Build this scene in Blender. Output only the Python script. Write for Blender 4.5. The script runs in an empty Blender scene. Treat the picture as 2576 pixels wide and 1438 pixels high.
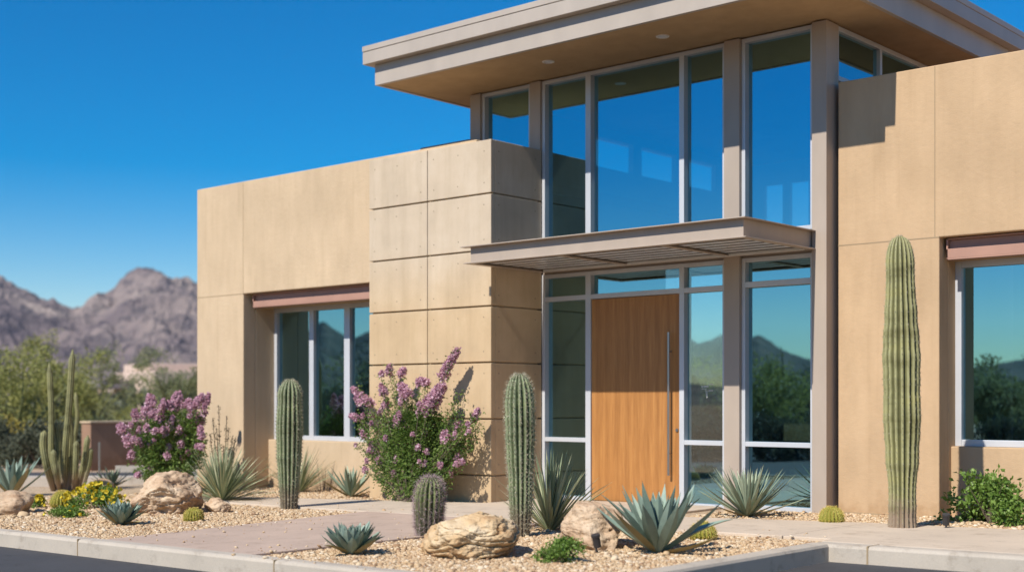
import bpy, math, random
import numpy as np
from mathutils import Vector, Matrix, noise
R = math.radians
scn = bpy.context.scene
col = scn.collection
random.seed(7)

# ------------------------------------------------------------------ survey frame
# world: X along the facade, Y into the building, Z up; camera stands at CAM, level, lens shifted up
CAM = (12.067, -13.234, 1.4)
HAZE = .00006
F = 3300.0; CX = 1288.0; HZ = 1010.0
XA = (0.74966, -0.66182); YA = (0.66182, 0.74966)       # world axes as (right, depth)
def world(r, d):
    return (CAM[0] + r*XA[0] + d*XA[1], CAM[1] + r*YA[0] + d*YA[1])
def gz(x):
    return 0.013*max(-9.0, min(9.0, x))
def at_depth(u, d):
    return world((u-CX)/F*d, d)
def at(u, v, z=None):
    zz = 0.0 if z is None else z
    for _ in range(25):
        d = F*(CAM[2]-zz)/(v-HZ); x, y = at_depth(u, d)
        if z is not None: break
        zz = gz(x)
    return Vector((x, y, zz))
def up_at(u, v, d):
    x, y = at_depth(u, d)
    return Vector((x, y, CAM[2] + (HZ-v)*d/F))

# ------------------------------------------------------------------ helpers
def tag(o, label=None, cat=None, group=None, kind=None):
    if label: o['label'] = label
    if cat: o['category'] = cat
    if group: o['group'] = group
    if kind: o['kind'] = kind
    return o
def empty(name, loc=(0, 0, 0), label=None, cat=None, group=None):
    o = bpy.data.objects.new(name, None); o.empty_display_size = .2
    o.location = loc; col.objects.link(o)
    return tag(o, label, cat, group)
def link(name, me, mats, parent=None, smooth=False, loc=None, bevel=0):
    o = bpy.data.objects.new(name, me); col.objects.link(o)
    for m in (mats if isinstance(mats, (list, tuple)) else [mats]): me.materials.append(m)
    if smooth: me.shade_smooth()
    if loc is not None: o.location = loc
    if parent is not None: o.parent = parent
    if bevel:
        b = o.modifiers.new('bevel', 'BEVEL'); b.width = bevel; b.segments = 2; b.limit_method = 'ANGLE'; b.angle_limit = R(40)
        b.harden_normals = False
    return o
class MB:
    def __init__(s): s.v = []; s.f = []; s.m = []
    def add(s, vs, fs, mi=0):
        n = len(s.v); s.v += [tuple(p) for p in vs]; s.f += [tuple(n+i for i in f) for f in fs]; s.m += [mi]*len(fs)
    def box(s, x0, x1, y0, y1, z0, z1, mi=0):
        s.add([(x0,y0,z0),(x1,y0,z0),(x1,y1,z0),(x0,y1,z0),(x0,y0,z1),(x1,y0,z1),(x1,y1,z1),(x0,y1,z1)],
              [(0,3,2,1),(4,5,6,7),(0,1,5,4),(1,2,6,5),(2,3,7,6),(3,0,4,7)], mi)
    def prism_xz(s, pts, y0, y1, mi=0):       # polygon in XZ (counter-clockwise seen from -Y), extruded in Y
        n = len(pts)
        s.add([(x, y0, z) for x, z in pts] + [(x, y1, z) for x, z in pts],
              [tuple(range(n)), tuple(range(2*n-1, n-1, -1))] + [((i+1) % n, i, i+n, (i+1) % n+n) for i in range(n)], mi)
    def sheet(s, pts, dz=0.0, thick=0.0, mi=0):     # ground polygon (ccw), following gz
        n = len(pts); top = [(x, y, gz(x)+dz) for x, y in pts]
        if not thick: s.add(top, [tuple(range(n))], mi); return
        bot = [(x, y, z-thick) for x, y, z in top]
        s.add(top+bot, [tuple(range(n))] + [(i, i+n, (i+1) % n+n, (i+1) % n) for i in range(n)], mi)
    def tube(s, path, rad, n=8, mi=0, cap=True):
        rings = []; P = [Vector(p) for p in path]
        rad = rad if isinstance(rad, (list, tuple)) else [rad]*len(P)
        for i, p in enumerate(P):
            t = (P[min(i+1, len(P)-1)] - P[max(i-1, 0)]).normalized()
            a = t.orthogonal().normalized() if i == 0 else (a - t*a.dot(t)).normalized()
            b = t.cross(a)
            rings += [p + (a*math.cos(2*math.pi*k/n) + b*math.sin(2*math.pi*k/n))*rad[i] for k in range(n)]
        fs = [(i*n+k, i*n+(k+1) % n, (i+1)*n+(k+1) % n, (i+1)*n+k) for i in range(len(P)-1) for k in range(n)]
        if cap: fs += [tuple(range(n-1, -1, -1)), tuple((len(P)-1)*n+k for k in range(n))]
        s.add(rings, fs, mi)
    def mesh(s, name):
        me = bpy.data.meshes.new(name); me.from_pydata(s.v, [], s.f)
        if any(s.m): me.polygons.foreach_set('material_index', s.m)
        me.update(); return me
    def build(s, name, mats, parent=None, smooth=False, loc=None, bevel=0):
        return link(name, s.mesh(name), mats, parent, smooth, loc, bevel)

# ------------------------------------------------------------------ materials
def mat(name, base=(.5, .5, .5), rough=.7, metal=0.0, spec=.4):
    m = bpy.data.materials.new(name); m.use_nodes = True
    nt = m.node_tree; b = nt.nodes['Principled BSDF']
    b.inputs['Base Color'].default_value = (*base, 1); b.inputs['Roughness'].default_value = rough
    b.inputs['Metallic'].default_value = metal; b.inputs['Specular IOR Level'].default_value = spec
    return m, nt, b
def N(nt, t, **kw):
    n = nt.nodes.new(t)
    for k, v in kw.items():
        if hasattr(n, k): setattr(n, k, v)
        else: n.inputs[k.replace('_', ' ')].default_value = v
    return n
def coords(nt, scale=(1, 1, 1), kind='Object'):
    tc = N(nt, 'ShaderNodeTexCoord'); mp = N(nt, 'ShaderNodeMapping'); mp.inputs['Scale'].default_value = scale
    nt.links.new(tc.outputs[kind], mp.inputs[0]); return mp.outputs[0]
def noise_tex(nt, vec, scale, detail=6, rough=.55):
    n = N(nt, 'ShaderNodeTexNoise'); n.inputs['Scale'].default_value = scale; n.inputs['Detail'].default_value = detail
    n.inputs['Roughness'].default_value = rough; nt.links.new(vec, n.inputs['Vector']); return n.outputs['Fac']
def ramp(nt, fac, stops):
    r = N(nt, 'ShaderNodeValToRGB'); e = r.color_ramp.elements
    while len(e) < len(stops): e.new(.5)
    for i, (p, c) in enumerate(stops): e[i].position = p; e[i].color = (*c, 1)
    nt.links.new(fac, r.inputs[0]); return r.outputs[0]
def mixc(nt, a, b, fac, mode='MIX'):
    m = N(nt, 'ShaderNodeMix'); m.data_type = 'RGBA'; m.blend_type = mode
    for sock, val in ((m.inputs[0], fac), (m.inputs[6], a), (m.inputs[7], b)):
        if isinstance(val, (int, float)): sock.default_value = val
        elif isinstance(val, tuple): sock.default_value = (*val, 1)
        else: nt.links.new(val, sock)
    return m.outputs[2]
def bump(nt, b, h, strength=.3, dist=.01):
    n = N(nt, 'ShaderNodeBump'); n.inputs['Strength'].default_value = strength; n.inputs['Distance'].default_value = dist
    nt.links.new(h, n.inputs['Height']); nt.links.new(n.outputs[0], b.inputs['Normal'])
def sc(c, k): return tuple(x*k for x in c)

def stucco(name, c, rough=.9):
    m, nt, b = mat(name, c, rough, spec=.2); v = coords(nt)
    big = noise_tex(nt, v, .9, 5); mid = noise_tex(nt, coords(nt, (1, 1, .35)), 4, 6)
    c1 = ramp(nt, big, [(.3, sc(c, .93)), (.7, sc(c, 1.05))])
    c2 = mixc(nt, c1, ramp(nt, mid, [(.3, (.88, .87, .85)), (.7, (1.04, 1.04, 1.04))]), .8, 'MULTIPLY')
    st = noise_tex(nt, coords(nt, (5, 5, .22)), 2.2, 6, .6)       # faint rain streaks
    c2 = mixc(nt, c2, ramp(nt, st, [(.30, (.88, .86, .83)), (.46, (1, 1, 1))]), .4, 'MULTIPLY')
    z = N(nt, 'ShaderNodeSeparateXYZ'); nt.links.new(v, z.inputs[0]); a1 = N(nt, 'ShaderNodeMath'); a1.operation = 'MULTIPLY_ADD'
    nt.links.new(noise_tex(nt, v, 6, 6, .65), a1.inputs[0]); a1.inputs[1].default_value = .9; nt.links.new(z.outputs[2], a1.inputs[2])
    c2 = mixc(nt, c2, ramp(nt, a1.outputs[0], [(.42, (.80, .74, .67)), (.72, (1, 1, 1))]), .8, 'MULTIPLY')      # soil splash at the base
    nt.links.new(c2, b.inputs['Base Color'])
    hh = N(nt, 'ShaderNodeMath'); hh.operation = 'MULTIPLY_ADD'; nt.links.new(noise_tex(nt, v, 14, 5, .6), hh.inputs[0]); hh.inputs[1].default_value = 1.5; nt.links.new(noise_tex(nt, v, 110, 4, .75), hh.inputs[2])
    bump(nt, b, hh.outputs[0], .5, .007)
    return m
STUC = stucco('west_stucco', (.57, .43, .282)); STUE = stucco('east_stucco', (.54, .375, .225))
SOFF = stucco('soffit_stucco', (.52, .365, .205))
def concrete_mat():
    c = (.54, .435, .315); m, nt, b = mat('board_concrete', c, .85, spec=.25)
    v = coords(nt); st = coords(nt, (3.5, 3.5, .35))
    a = ramp(nt, noise_tex(nt, v, 1.3, 8, .6), [(.25, sc(c, .86)), (.5, c), (.75, (.61, .51, .39))])
    s = ramp(nt, noise_tex(nt, st, 1.6, 7, .6), [(.32, (.83, .81, .78)), (.52, (1, 1, 1)), (.75, (1.1, 1.1, 1.12))])
    sp = ramp(nt, noise_tex(nt, v, 45, 3, .7), [(.28, (.8, .78, .75)), (.42, (1, 1, 1))])
    zc = N(nt, 'ShaderNodeSeparateXYZ'); nt.links.new(v, zc.inputs[0])
    out = mixc(nt, mixc(nt, a, s, .5, 'MULTIPLY'), sp, .6, 'MULTIPLY')
    mr = N(nt, 'ShaderNodeMapRange'); nt.links.new(zc.outputs[2], mr.inputs[0])
    mr.inputs[1].default_value = 2.6; mr.inputs[2].default_value = 3.6
    warm = mixc(nt, out, (1.0, .9, .74), 1.0, 'MULTIPLY')
    out = mixc(nt, warm, out, mr.outputs[0])
    nt.links.new(out, b.inputs['Base Color']); bump(nt, b, noise_tex(nt, v, 60, 6, .7), .25, .006)
    return m
CONC = concrete_mat()
def paint(name, c, rough=.45, metal=0.0, var=.06):
    m, nt, b = mat(name, c, rough, metal)
    n = noise_tex(nt, coords(nt, (1, 1, .4)), 3, 6)
    nt.links.new(ramp(nt, n, [(.3, sc(c, 1-var)), (.7, sc(c, 1+var))]), b.inputs['Base Color'])
    return m
STEEL = paint('taupe_steel_paint', (.40, .325, .26), .5)
ROOFM = paint('roof_metal', (.42, .36, .30), .42)
BROWN = paint('brown_flashing', (.16, .10, .075), .5)
COPPER = paint('rose_brown_paint', (.40, .225, .165), .5)
ALU = paint('anodised_aluminium', (.54, .55, .57), .42, .15)
DARKM = paint('dark_metal', (.035, .033, .035), .45)
SSTEEL = paint('brushed_steel', (.42, .38, .35), .3, .9)
WHITE = paint('white_trim', (.75, .73, .68), .5)
HOLE = paint('tie_hole', (.19, .145, .10), .9)
JOINT = paint('joint_sealant', (.34, .25, .15), .9)
LOUV = paint('louvre_metal', (.84, .85, .88), .3, .35)
INT = paint('interior_plaster', (.34, .31, .27), .9)
INTF = paint('interior_floor', (.10, .09, .08), .5)
GREENP = paint('pale_green_board', (.42, .48, .30), .6)
WALLB = stucco('brown_wall', (.33, .20, .13)); PINK = stucco('pink_stucco', (.66, .50, .41))

def glass_mat():
    m = bpy.data.materials.new('tinted_reflective_glass'); m.use_nodes = True; nt = m.node_tree; nt.nodes.clear()
    o = N(nt, 'ShaderNodeOutputMaterial'); mx = N(nt, 'ShaderNodeMixShader')
    g = N(nt, 'ShaderNodeBsdfGlossy'); g.inputs['Color'].default_value = (.34, .65, .75, 1); g.inputs['Roughness'].default_value = 0.0
    t = N(nt, 'ShaderNodeBsdfTransparent'); t.inputs['Color'].default_value = (.52, .58, .56, 1)
    fr = N(nt, 'ShaderNodeFresnel'); fr.inputs['IOR'].default_value = 1.5
    mr = N(nt, 'ShaderNodeMapRange'); mr.inputs[1].default_value = 0; mr.inputs[2].default_value = 1
    mr.inputs[3].default_value = .62; mr.inputs[4].default_value = 1
    nt.links.new(fr.outputs[0], mr.inputs[0]); nt.links.new(mr.outputs[0], mx.inputs[0])
    n = noise_tex(nt, coords(nt), .8, 2); bp = N(nt, 'ShaderNodeBump'); bp.inputs['Strength'].default_value = .07; bp.inputs['Distance'].default_value = .01
    nt.links.new(n, bp.inputs['Height']); nt.links.new(bp.outputs[0], g.inputs['Normal'])
    nt.links.new(t.outputs[0], mx.inputs[1]); nt.links.new(g.outputs[0], mx.inputs[2])
    gm = N(nt, 'ShaderNodeNewGeometry'); m2 = N(nt, 'ShaderNodeMixShader'); t2 = N(nt, 'ShaderNodeBsdfTransparent')     # far face of the sheet lets everything through
    nt.links.new(gm.outputs['Backfacing'], m2.inputs[0]); nt.links.new(mx.outputs[0], m2.inputs[1]); nt.links.new(t2.outputs[0], m2.inputs[2]); nt.links.new(m2.outputs[0], o.inputs[0])
    return m
GLASS = glass_mat()

def wood_mat():
    m, nt, b = mat('honey_wood', (.5, .22, .06), .45, spec=.35)
    v = coords(nt, (9, 9, .5)); g1 = noise_tex(nt, v, 3.5, 9, .65)
    v2 = coords(nt, (30, 30, 1.2)); g2 = noise_tex(nt, v2, 4, 8, .7)
    c = ramp(nt, g1, [(.3, (.33, .145, .042)), (.5, (.40, .18, .053)), (.7, (.46, .22, .068))])
    c2 = mixc(nt, c, ramp(nt, g2, [(.35, (.72, .66, .6)), (.5, (1, 1, 1))]), .4, 'MULTIPLY')
    w = N(nt, 'ShaderNodeTexWave'); w.bands_direction = 'X'; w.inputs['Scale'].default_value = 1.9; w.inputs['Distortion'].default_value = .3
    nt.links.new(coords(nt), w.inputs['Vector'])
    c3 = mixc(nt, c2, ramp(nt, w.outputs['Fac'], [(.2, (.9, .88, .86)), (.7, (1.05, 1.05, 1.05))]), .7, 'MULTIPLY')
    nt.links.new(c3, b.inputs['Base Color']); bump(nt, b, g2, .1, .002); return m
WOOD = wood_mat()

def ground_mat(name, c1, c2, scale=30, bstr=.5, bd=.02, big=.3):
    m, nt, b = mat(name, c1, .95, spec=.15); v = coords(nt)
    vo = N(nt, 'ShaderNodeTexVoronoi'); vo.inputs['Scale'].default_value = scale; nt.links.new(v, vo.inputs['Vector'])
    sep = N(nt, 'ShaderNodeSeparateColor'); nt.links.new(vo.outputs['Color'], sep.inputs[0])
    a = ramp(nt, sep.outputs[0], [(0, sc(c1, .75)), (.5, c1), (1, c2)])
    o = mixc(nt, a, ramp(nt, noise_tex(nt, v, big, 6), [(.35, (.85, .85, .85)), (.65, (1.08, 1.06, 1.04))]), .8, 'MULTIPLY')
    nt.links.new(o, b.inputs['Base Color']); bump(nt, b, vo.outputs['Distance'], bstr, bd); return m
GRAVEL = ground_mat('gravel', (.46, .335, .215), (.62, .50, .36), 45)
SAND = ground_mat('desert_sand', (.40, .285, .19), (.50, .37, .26), 4, .3, .05)
def concrete_flat(name, c, bs=.15, stain=.75):
    m, nt, b = mat(name, c, .85, spec=.25); v = coords(nt)
    a = ramp(nt, noise_tex(nt, v, 1.1, 7, .6), [(.3, sc(c, .9)), (.7, sc(c, 1.07))])
    o = mixc(nt, a, ramp(nt, noise_tex(nt, v, 160, 2, .8), [(.35, (.8, .79, .78)), (.6, (1.06, 1.06, 1.06))]), .7, 'MULTIPLY')
    o = mixc(nt, o, ramp(nt, noise_tex(nt, v, 4.5, 8, .7), [(.33, (.74, .71, .68)), (.45, (1, 1, 1)), (.7, (1.06, 1.05, 1.04))]), stain, 'MULTIPLY')
    nt.links.new(o, b.inputs['Base Color']); bump(nt, b, noise_tex(nt, v, 120, 4, .8), bs, .004); return m
PATHM = concrete_flat('pink_concrete', (.47, .355, .28), .3)
WALKM = concrete_flat('pale_concrete', (.56, .46, .355))
KERBM = concrete_flat('kerb_concrete', (.48, .42, .345), .5, 1.0)
ASPH = concrete_flat('asphalt', (.062, .062, .066), .6, 1.0)

def leaf_mat(name, c, c2, scale=6, rough=.5, trans=.25, zgrad=None):
    m, nt, b = mat(name, c, rough, spec=.3); v = coords(nt)
    isl = N(nt, 'ShaderNodeNewGeometry')
    a = ramp(nt, isl.outputs['Random Per Island'], [(0, sc(c, .8)), (.5, c), (1, c2)])
    o = mixc(nt, a, ramp(nt, noise_tex(nt, v, scale, 3), [(.3, (.85, .85, .85)), (.7, (1.1, 1.1, 1.1))]), .8, 'MULTIPLY')
    nt.links.new(o, b.inputs['Base Color'])
    if trans:
        out = nt.nodes['Material Output']; mx = N(nt, 'ShaderNodeMixShader'); mx.inputs[0].default_value = trans
        tr = N(nt, 'ShaderNodeBsdfTranslucent'); nt.links.new(o, tr.inputs[0])
        nt.links.new(b.outputs[0], mx.inputs[1]); nt.links.new(tr.outputs[0], mx.inputs[2]); nt.links.new(mx.outputs[0], out.inputs[0])
    return m
AGAVE = leaf_mat('blue_agave_leaf', (.22, .30, .235), (.36, .45, .36), 8, .5, .06)
AGAVEG = leaf_mat('grey_green_agave_leaf', (.26, .33, .23), (.44, .48, .33), 8, .5, .08)
YUCCA = leaf_mat('yucca_blade', (.33, .39, .22), (.78, .76, .50), 8, .5, .25)
YUCCAD = leaf_mat('dry_yucca_blade', (.32, .26, .12), (.42, .36, .2), 8, .6, .1)
LEAF = leaf_mat('shrub_leaf', (.12, .20, .04), (.25, .33, .08), 10, .45, .3)
LEAFB = leaf_mat('bright_leaf', (.14, .24, .04), (.26, .38, .09), 10, .45, .3)
LEAFD = leaf_mat('dry_leaf', (.10, .09, .045), (.17, .13, .08), 10, .6, .2)
PALO = leaf_mat('palo_verde_leaf', (.30, .31, .09), (.42, .40, .14), 3, .6, .4)
PALO2 = leaf_mat('grey_green_leaf', (.24, .26, .12), (.36, .36, .18), 3, .6, .4)
OLIVE = leaf_mat('dark_bush_leaf', (.09, .10, .06), (.15, .16, .10), 3, .6, .3)
YGRASS = leaf_mat('brittlebush_leaf', (.36, .29, .06), (.48, .38, .10), 3, .6, .3)
PETAL = leaf_mat('mauve_petal', (.62, .345, .43), (.82, .60, .66), 20, .6, .3)
PETALY = leaf_mat('yellow_petal', (.66, .50, .03), (.78, .62, .06), 20, .6, .2)
BARK = paint('bark', (.13, .10, .07), .9, 0, .2)
GBARK = paint('green_bark', (.16, .17, .06), .8, 0, .2)
SPINE = leaf_mat('pale_spine', (.42, .38, .26), (.62, .56, .42), 20, .6, 0)
SPINEP = leaf_mat('mauve_spine', (.34, .24, .24), (.58, .46, .44), 20, .6, 0)
SPINEY = leaf_mat('golden_spine', (.62, .47, .12), (.8, .65, .25), 20, .6, 0)
TIP = paint('spine_tip', (.10, .05, .04), .5)
def cactus_mat(name, c, c2, base=(.20, .16, .11)):
    m, nt, b = mat(name, c, .6, spec=.25); v = coords(nt)
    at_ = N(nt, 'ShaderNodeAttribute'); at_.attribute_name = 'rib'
    a = ramp(nt, at_.outputs['Fac'], [(0, sc(c, .6)), (.6, c), (1, c2)])  # rib valleys darkened in the colour to deepen the shade between ribs
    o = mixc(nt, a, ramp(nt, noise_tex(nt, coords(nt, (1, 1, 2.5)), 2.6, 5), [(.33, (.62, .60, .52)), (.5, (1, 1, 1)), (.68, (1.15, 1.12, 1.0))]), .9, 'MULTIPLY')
    z = N(nt, 'ShaderNodeSeparateXYZ'); nt.links.new(v, z.inputs[0])
    nz = N(nt, 'ShaderNodeMath'); nz.operation = 'MULTIPLY_ADD'; nt.links.new(noise_tex(nt, v, 9, 5), nz.inputs[0]); nz.inputs[1].default_value = .5; nt.links.new(z.outputs[2], nz.inputs[2])
    mr = N(nt, 'ShaderNodeMapRange'); nt.links.new(nz.outputs[0], mr.inputs[0]); mr.inputs[1].default_value = .36; mr.inputs[2].default_value = .66
    o = mixc(nt, base, o, mr.outputs[0]); nt.links.new(o, b.inputs['Base Color'])
    bump(nt, b, noise_tex(nt, v, 50, 4), .3, .005); return m
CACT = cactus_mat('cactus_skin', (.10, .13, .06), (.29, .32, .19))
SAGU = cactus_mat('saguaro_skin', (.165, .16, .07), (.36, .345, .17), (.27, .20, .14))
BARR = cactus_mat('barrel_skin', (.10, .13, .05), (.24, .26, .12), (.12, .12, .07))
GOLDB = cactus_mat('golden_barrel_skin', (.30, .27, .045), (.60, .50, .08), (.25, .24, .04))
def rock_mat(name, c1, c2, c3):
    m, nt, b = mat(name, c1, .85, spec=.2); v = coords(nt)
    n1 = noise_tex(nt, v, 3.2, 9, .62); n2 = noise_tex(nt, coords(nt, (1, 1, 3)), 7, 8, .65)
    a = ramp(nt, n1, [(.3, c3), (.47, c1), (.66, c2)])
    o = mixc(nt, a, ramp(nt, n2, [(.32, (.62, .55, .48)), (.47, (1, 1, 1)), (.75, (1.1, 1.08, 1.05))]), .75, 'MULTIPLY')
    nt.links.new(o, b.inputs['Base Color'])
    h = N(nt, 'ShaderNodeMath'); h.operation = 'ADD'; nt.links.new(n2, h.inputs[0]); nt.links.new(noise_tex(nt, v, 30, 6, .7), h.inputs[1])
    bump(nt, b, h.outputs[0], .7, .02); return m
ROCK1 = rock_mat('golden_sandstone', (.56, .39, .215), (.66, .52, .345), (.46, .25, .12))
ROCK2 = rock_mat('pinkish_rock', (.50, .345, .22), (.63, .48, .33), (.37, .22, .13))
def peb_mat():
    m, nt, b = mat('pebble', (.5, .4, .3), .8, spec=.25)
    g = N(nt, 'ShaderNodeNewGeometry')
    nt.links.new(ramp(nt, g.outputs['Random Per Island'], [(0, (.26, .15, .085)), (.15, (.43, .28, .155)), (.5, (.54, .385, .225)), (.85, (.60, .46, .30)), (1, (.70, .60, .46))]), b.inputs['Base Color'])
    return m
PEB = peb_mat()
def mountain_mat():
    m, nt, b = mat('mountain_rock', (.3, .25, .22), .95, spec=.1); v = coords(nt)
    a = ramp(nt, noise_tex(nt, v, .008, 9, .62), [(.3, (.11, .09, .105)), (.45, (.235, .185, .18)), (.58, (.34, .27, .24)), (.72, (.47, .375, .31))])
    o = mixc(nt, a, ramp(nt, noise_tex(nt, v, .06, 6, .7), [(.40, (.38, .42, .5)), (.52, (1, 1, 1))]), .8, 'MULTIPLY')
    nt.links.new(o, b.inputs['Base Color']); bump(nt, b, noise_tex(nt, v, .03, 8, .7), .8, 18); return m
MOUNT = mountain_mat(); SCRUBM = ground_mat('scrub_slope', (.075, .078, .062), (.15, .125, .10), .08, .3, 2, .004)

# ================================================================== GROUND
def plain_grid():
    mb = MB(); xs = [-3200, -400, -60, -9, 9, 60, 400, 3200]; ys = [-3200, -400, -60, 0, 60, 400, 3200]
    vs = [(x, y, gz(x)-.16) for y in ys for x in xs]; nx = len(xs)
    mb.add(vs, [(j*nx+i, j*nx+i+1, (j+1)*nx+i+1, (j+1)*nx+i) for j in range(len(ys)-1) for i in range(nx-1)])
    return mb
tag(plain_grid().build('ground', SAND), kind='structure')
mb = MB()
mb.sheet([(-9, -24), (6.2, -24), (6.2, -6.2), (-9, -6.2)], -.13); mb.sheet([(6.2, -24), (9, -24), (9, -2.3), (6.2, -2.3)], -.13)
mb.sheet([(9, -24), (60, -24), (60, -2.3), (9, -2.3)], -.13); mb.sheet([(-70, -24), (-9, -24), (-9, -6.2), (-70, -6.2)], -.13)
tag(mb.build('road', ASPH), kind='structure')
mb = MB()
mb.sheet([(-9, -6.2), (6.2, -6.2), (6.2, 9), (-9, 9)], 0); mb.sheet([(-12.5, -6.2), (-9, -6.2), (-9, -1.0), (-12.5, -3.2)], 0)
mb.sheet([(6.2, -2.3), (9, -2.3), (9, 9), (6.2, 9)], 0); mb.sheet([(9, -2.3), (13, -2.3), (13, 9), (9, 9)], 0)
tag(mb.build('gravel_bed', GRAVEL), kind='structure')
# front path, cross walk, entry slab
mb = MB()
mb.sheet([(.40, -6.13), (2.74, -6.13), (2.78, -2.08), (-.22, -2.08)], .03, .06)
tag(mb.build('path', PATHM, bevel=.008), kind='structure')
mb = MB()
J = .006
mb.sheet([(-4.9, -2.0), (-2.72, -2.07), (-2.72, -.83), (-4.13, -1.18)], .031, .06)
mb.sheet([(-2.72+J*2, -2.07), (0.0, -2.07), (0.0, -.12), (-2.72+J*2, -.83)], .031, .06)
mb.sheet([(0.0+J*2, -2.07), (2.9, -2.02), (2.9, 1.06), (0.0+J*2, 1.06)], .031, .06)
mb.sheet([(2.9+J*2, -2.02), (5.6, -1.95), (5.6, -.12), (3.35, -.62), (3.1, -.2), (3.05, 1.0), (2.9+J*2, 1.0)], .031, .06)
mb.sheet([(5.6+J*2, -1.95), (6.12, -1.95), (6.16, -2.2), (8.3, -2.2), (8.3, .02), (5.6+J*2, -.12)], .031, .06)
mb.sheet([(8.3+J*2, -2.2), (13, -2.2), (13, .02), (8.3+J*2, .02)], .031, .06)
tag(mb.build('walkway', WALKM, bevel=.008), kind='structure')
# kerbs: rounded top profile swept along a line
def kerb(name, path, w=.17, top=.035, h=.20):
    mb = MB(); prof = [(0, -h), (0, top-.03), (.012, top-.008), (.035, top), (w-.01, top), (w, top-.006), (w, -h)]
    P = [Vector((x, y)) for x, y in path]; n = len(prof); vs = []
    for i, p in enumerate(P):
        d0 = (P[i]-P[i-1]).normalized() if i else None; d1 = (P[i+1]-P[i]).normalized() if i < len(P)-1 else None
        d0 = d0 or d1; d1 = d1 or d0; nn = (Vector((-d0.y, d0.x)) + Vector((-d1.y, d1.x))); nn = nn/nn.length; nn /= max(.3, nn.dot(Vector((-d0.y, d0.x))))
        for a, z in prof:
            q = p + nn*a; vs.append((q.x, q.y, gz(p.x)+z))
    mb.add(vs, [(i*n+k, (i+1)*n+k, (i+1)*n+k+1, i*n+k+1) for i in range(len(P)-1) for k in range(n-1)] + [tuple(range(n)), tuple((len(P)-1)*n+k for k in range(n-1, -1, -1))])
    return tag(mb.build(name, KERBM, smooth=False), kind='structure')
def seg(a, b, n): return [(a[0]+(b[0]-a[0])*i/n, a[1]+(b[1]-a[1])*i/n) for i in range(n+1)]
kp = seg((-70, -6.32), (-9, -6.32), 4) + seg((-7.5, -6.32), (5.9, -6.32), 5)
for i in range(1, 7):
    a = R(-90 + 15*i); kp.append((5.9+.45*math.cos(a), -5.87+.45*math.sin(a)))
kp += [(6.35, -2.42)]
kerb('kerb', kp)
kerb('kerb', seg((6.19, -2.42), (9, -2.42), 2)+seg((11, -2.42), (40, -2.42), 2), w=.2, top=.03)
mb = MB()
for x in (-6.0, -3.0, 0.2, 3.3): mb.box(x, x+.012, -6.325, -6.14, gz(x)-.15, gz(x)+.0365)
mb.box(6.72, 6.735, -2.425, -2.2, gz(6.7)-.14, gz(6.7)+.0325)
tag(mb.build('kerb_joint', JOINT), kind='structure')
# driveway beyond the left bed
def lo(u, d, dz=-.125):
    x, y = at_depth(u, d); return (x, y, gz(x)+dz)
def strip(name, m, d0, d1, dz0, dz1=None, u0=-900, u1=900, dz=-.125):
    mb = MB(); mb.add([lo(u0, d0, dz), lo(u1, d0, dz), lo(u1, d1, dz1 or dz), lo(u0, d1, dz1 or dz)], [(0, 1, 2, 3)]); return tag(mb.build(name, m), kind='structure')
strip('driveway', ASPH, 26.5, 30.6, 0)
mb = MB()
for d0, d1, u0, u1 in ((25.9, 26.5, -900, 900), (30.6, 30.85, 290, 900)):
    vs = [lo(u0, d0, .02), lo(u1, d0, .02), lo(u1, d1, .02), lo(u0, d1, .02)]; vs += [(x, y, z-.2) for x, y, z in vs]
    mb.add(vs, [(0, 1, 2, 3), (0, 4, 5, 1), (1, 5, 6, 2), (2, 6, 7, 3), (3, 7, 4, 0)])
tag(mb.build('kerb', KERBM), kind='structure')

# ================================================================== BUILDING
bld = empty('office_building', (0, 0, 0), 'tan stucco desert office with flat oversailing roof, tall tinted glass entry and concrete panel pier', 'building')
B = bld
zj = [.39, 1.165, 1.94, 2.71, 3.475, 4.25, 4.985]
# concrete pier
mb = MB()
mb.box(-2.44, -.03, .06, 1.02, -.3, 4.93)
z0 = -.25
for i, z1 in enumerate(zj):
    lo_, hi_ = z0+(.011 if i else 0), z1-(.011 if i < 6 else 0)
    mb.box(-2.45, -1.235, 0, .09, lo_, hi_); mb.box(-1.222, 0, 0, .09, lo_, hi_)
    mb.box(-.09, 0, .0915, 1.07, lo_, hi_)
    mb.box(-2.45, -2.36, .0915, .45, lo_, hi_)
    z0 = z1
mb.box(-2.36, -.0915, .0915, 1.0, 4.9, 4.984)
def disc(mb, c, axis, r, n=10):
    if axis == 'y': vs = [(c[0]+r*math.cos(2*math.pi*k/n), c[1], c[2]+r*math.sin(2*math.pi*k/n)) for k in range(n)]
    else: vs = [(c[0], c[1]+r*math.cos(2*math.pi*k/n), c[2]+r*math.sin(2*math.pi*k/n)) for k in range(n)]
    mb.add(vs, [tuple(range(n))], 1)
z0 = -.38
for z1 in zj:
    for z in (z0+.15, z1-.15):
        if z < .05: continue
        for x in (-2.33, -1.86, -1.36, -1.1, -.62, -.13): disc(mb, (x+random.uniform(-.01, .01), -.0015, z), 'y', .009)
        for y in (.16, .93): disc(mb, (.0015, y, z), 'x', .009)
    z0 = z1
pier = mb.build('concrete_pier', [CONC, HOLE], B, bevel=.007)
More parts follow.
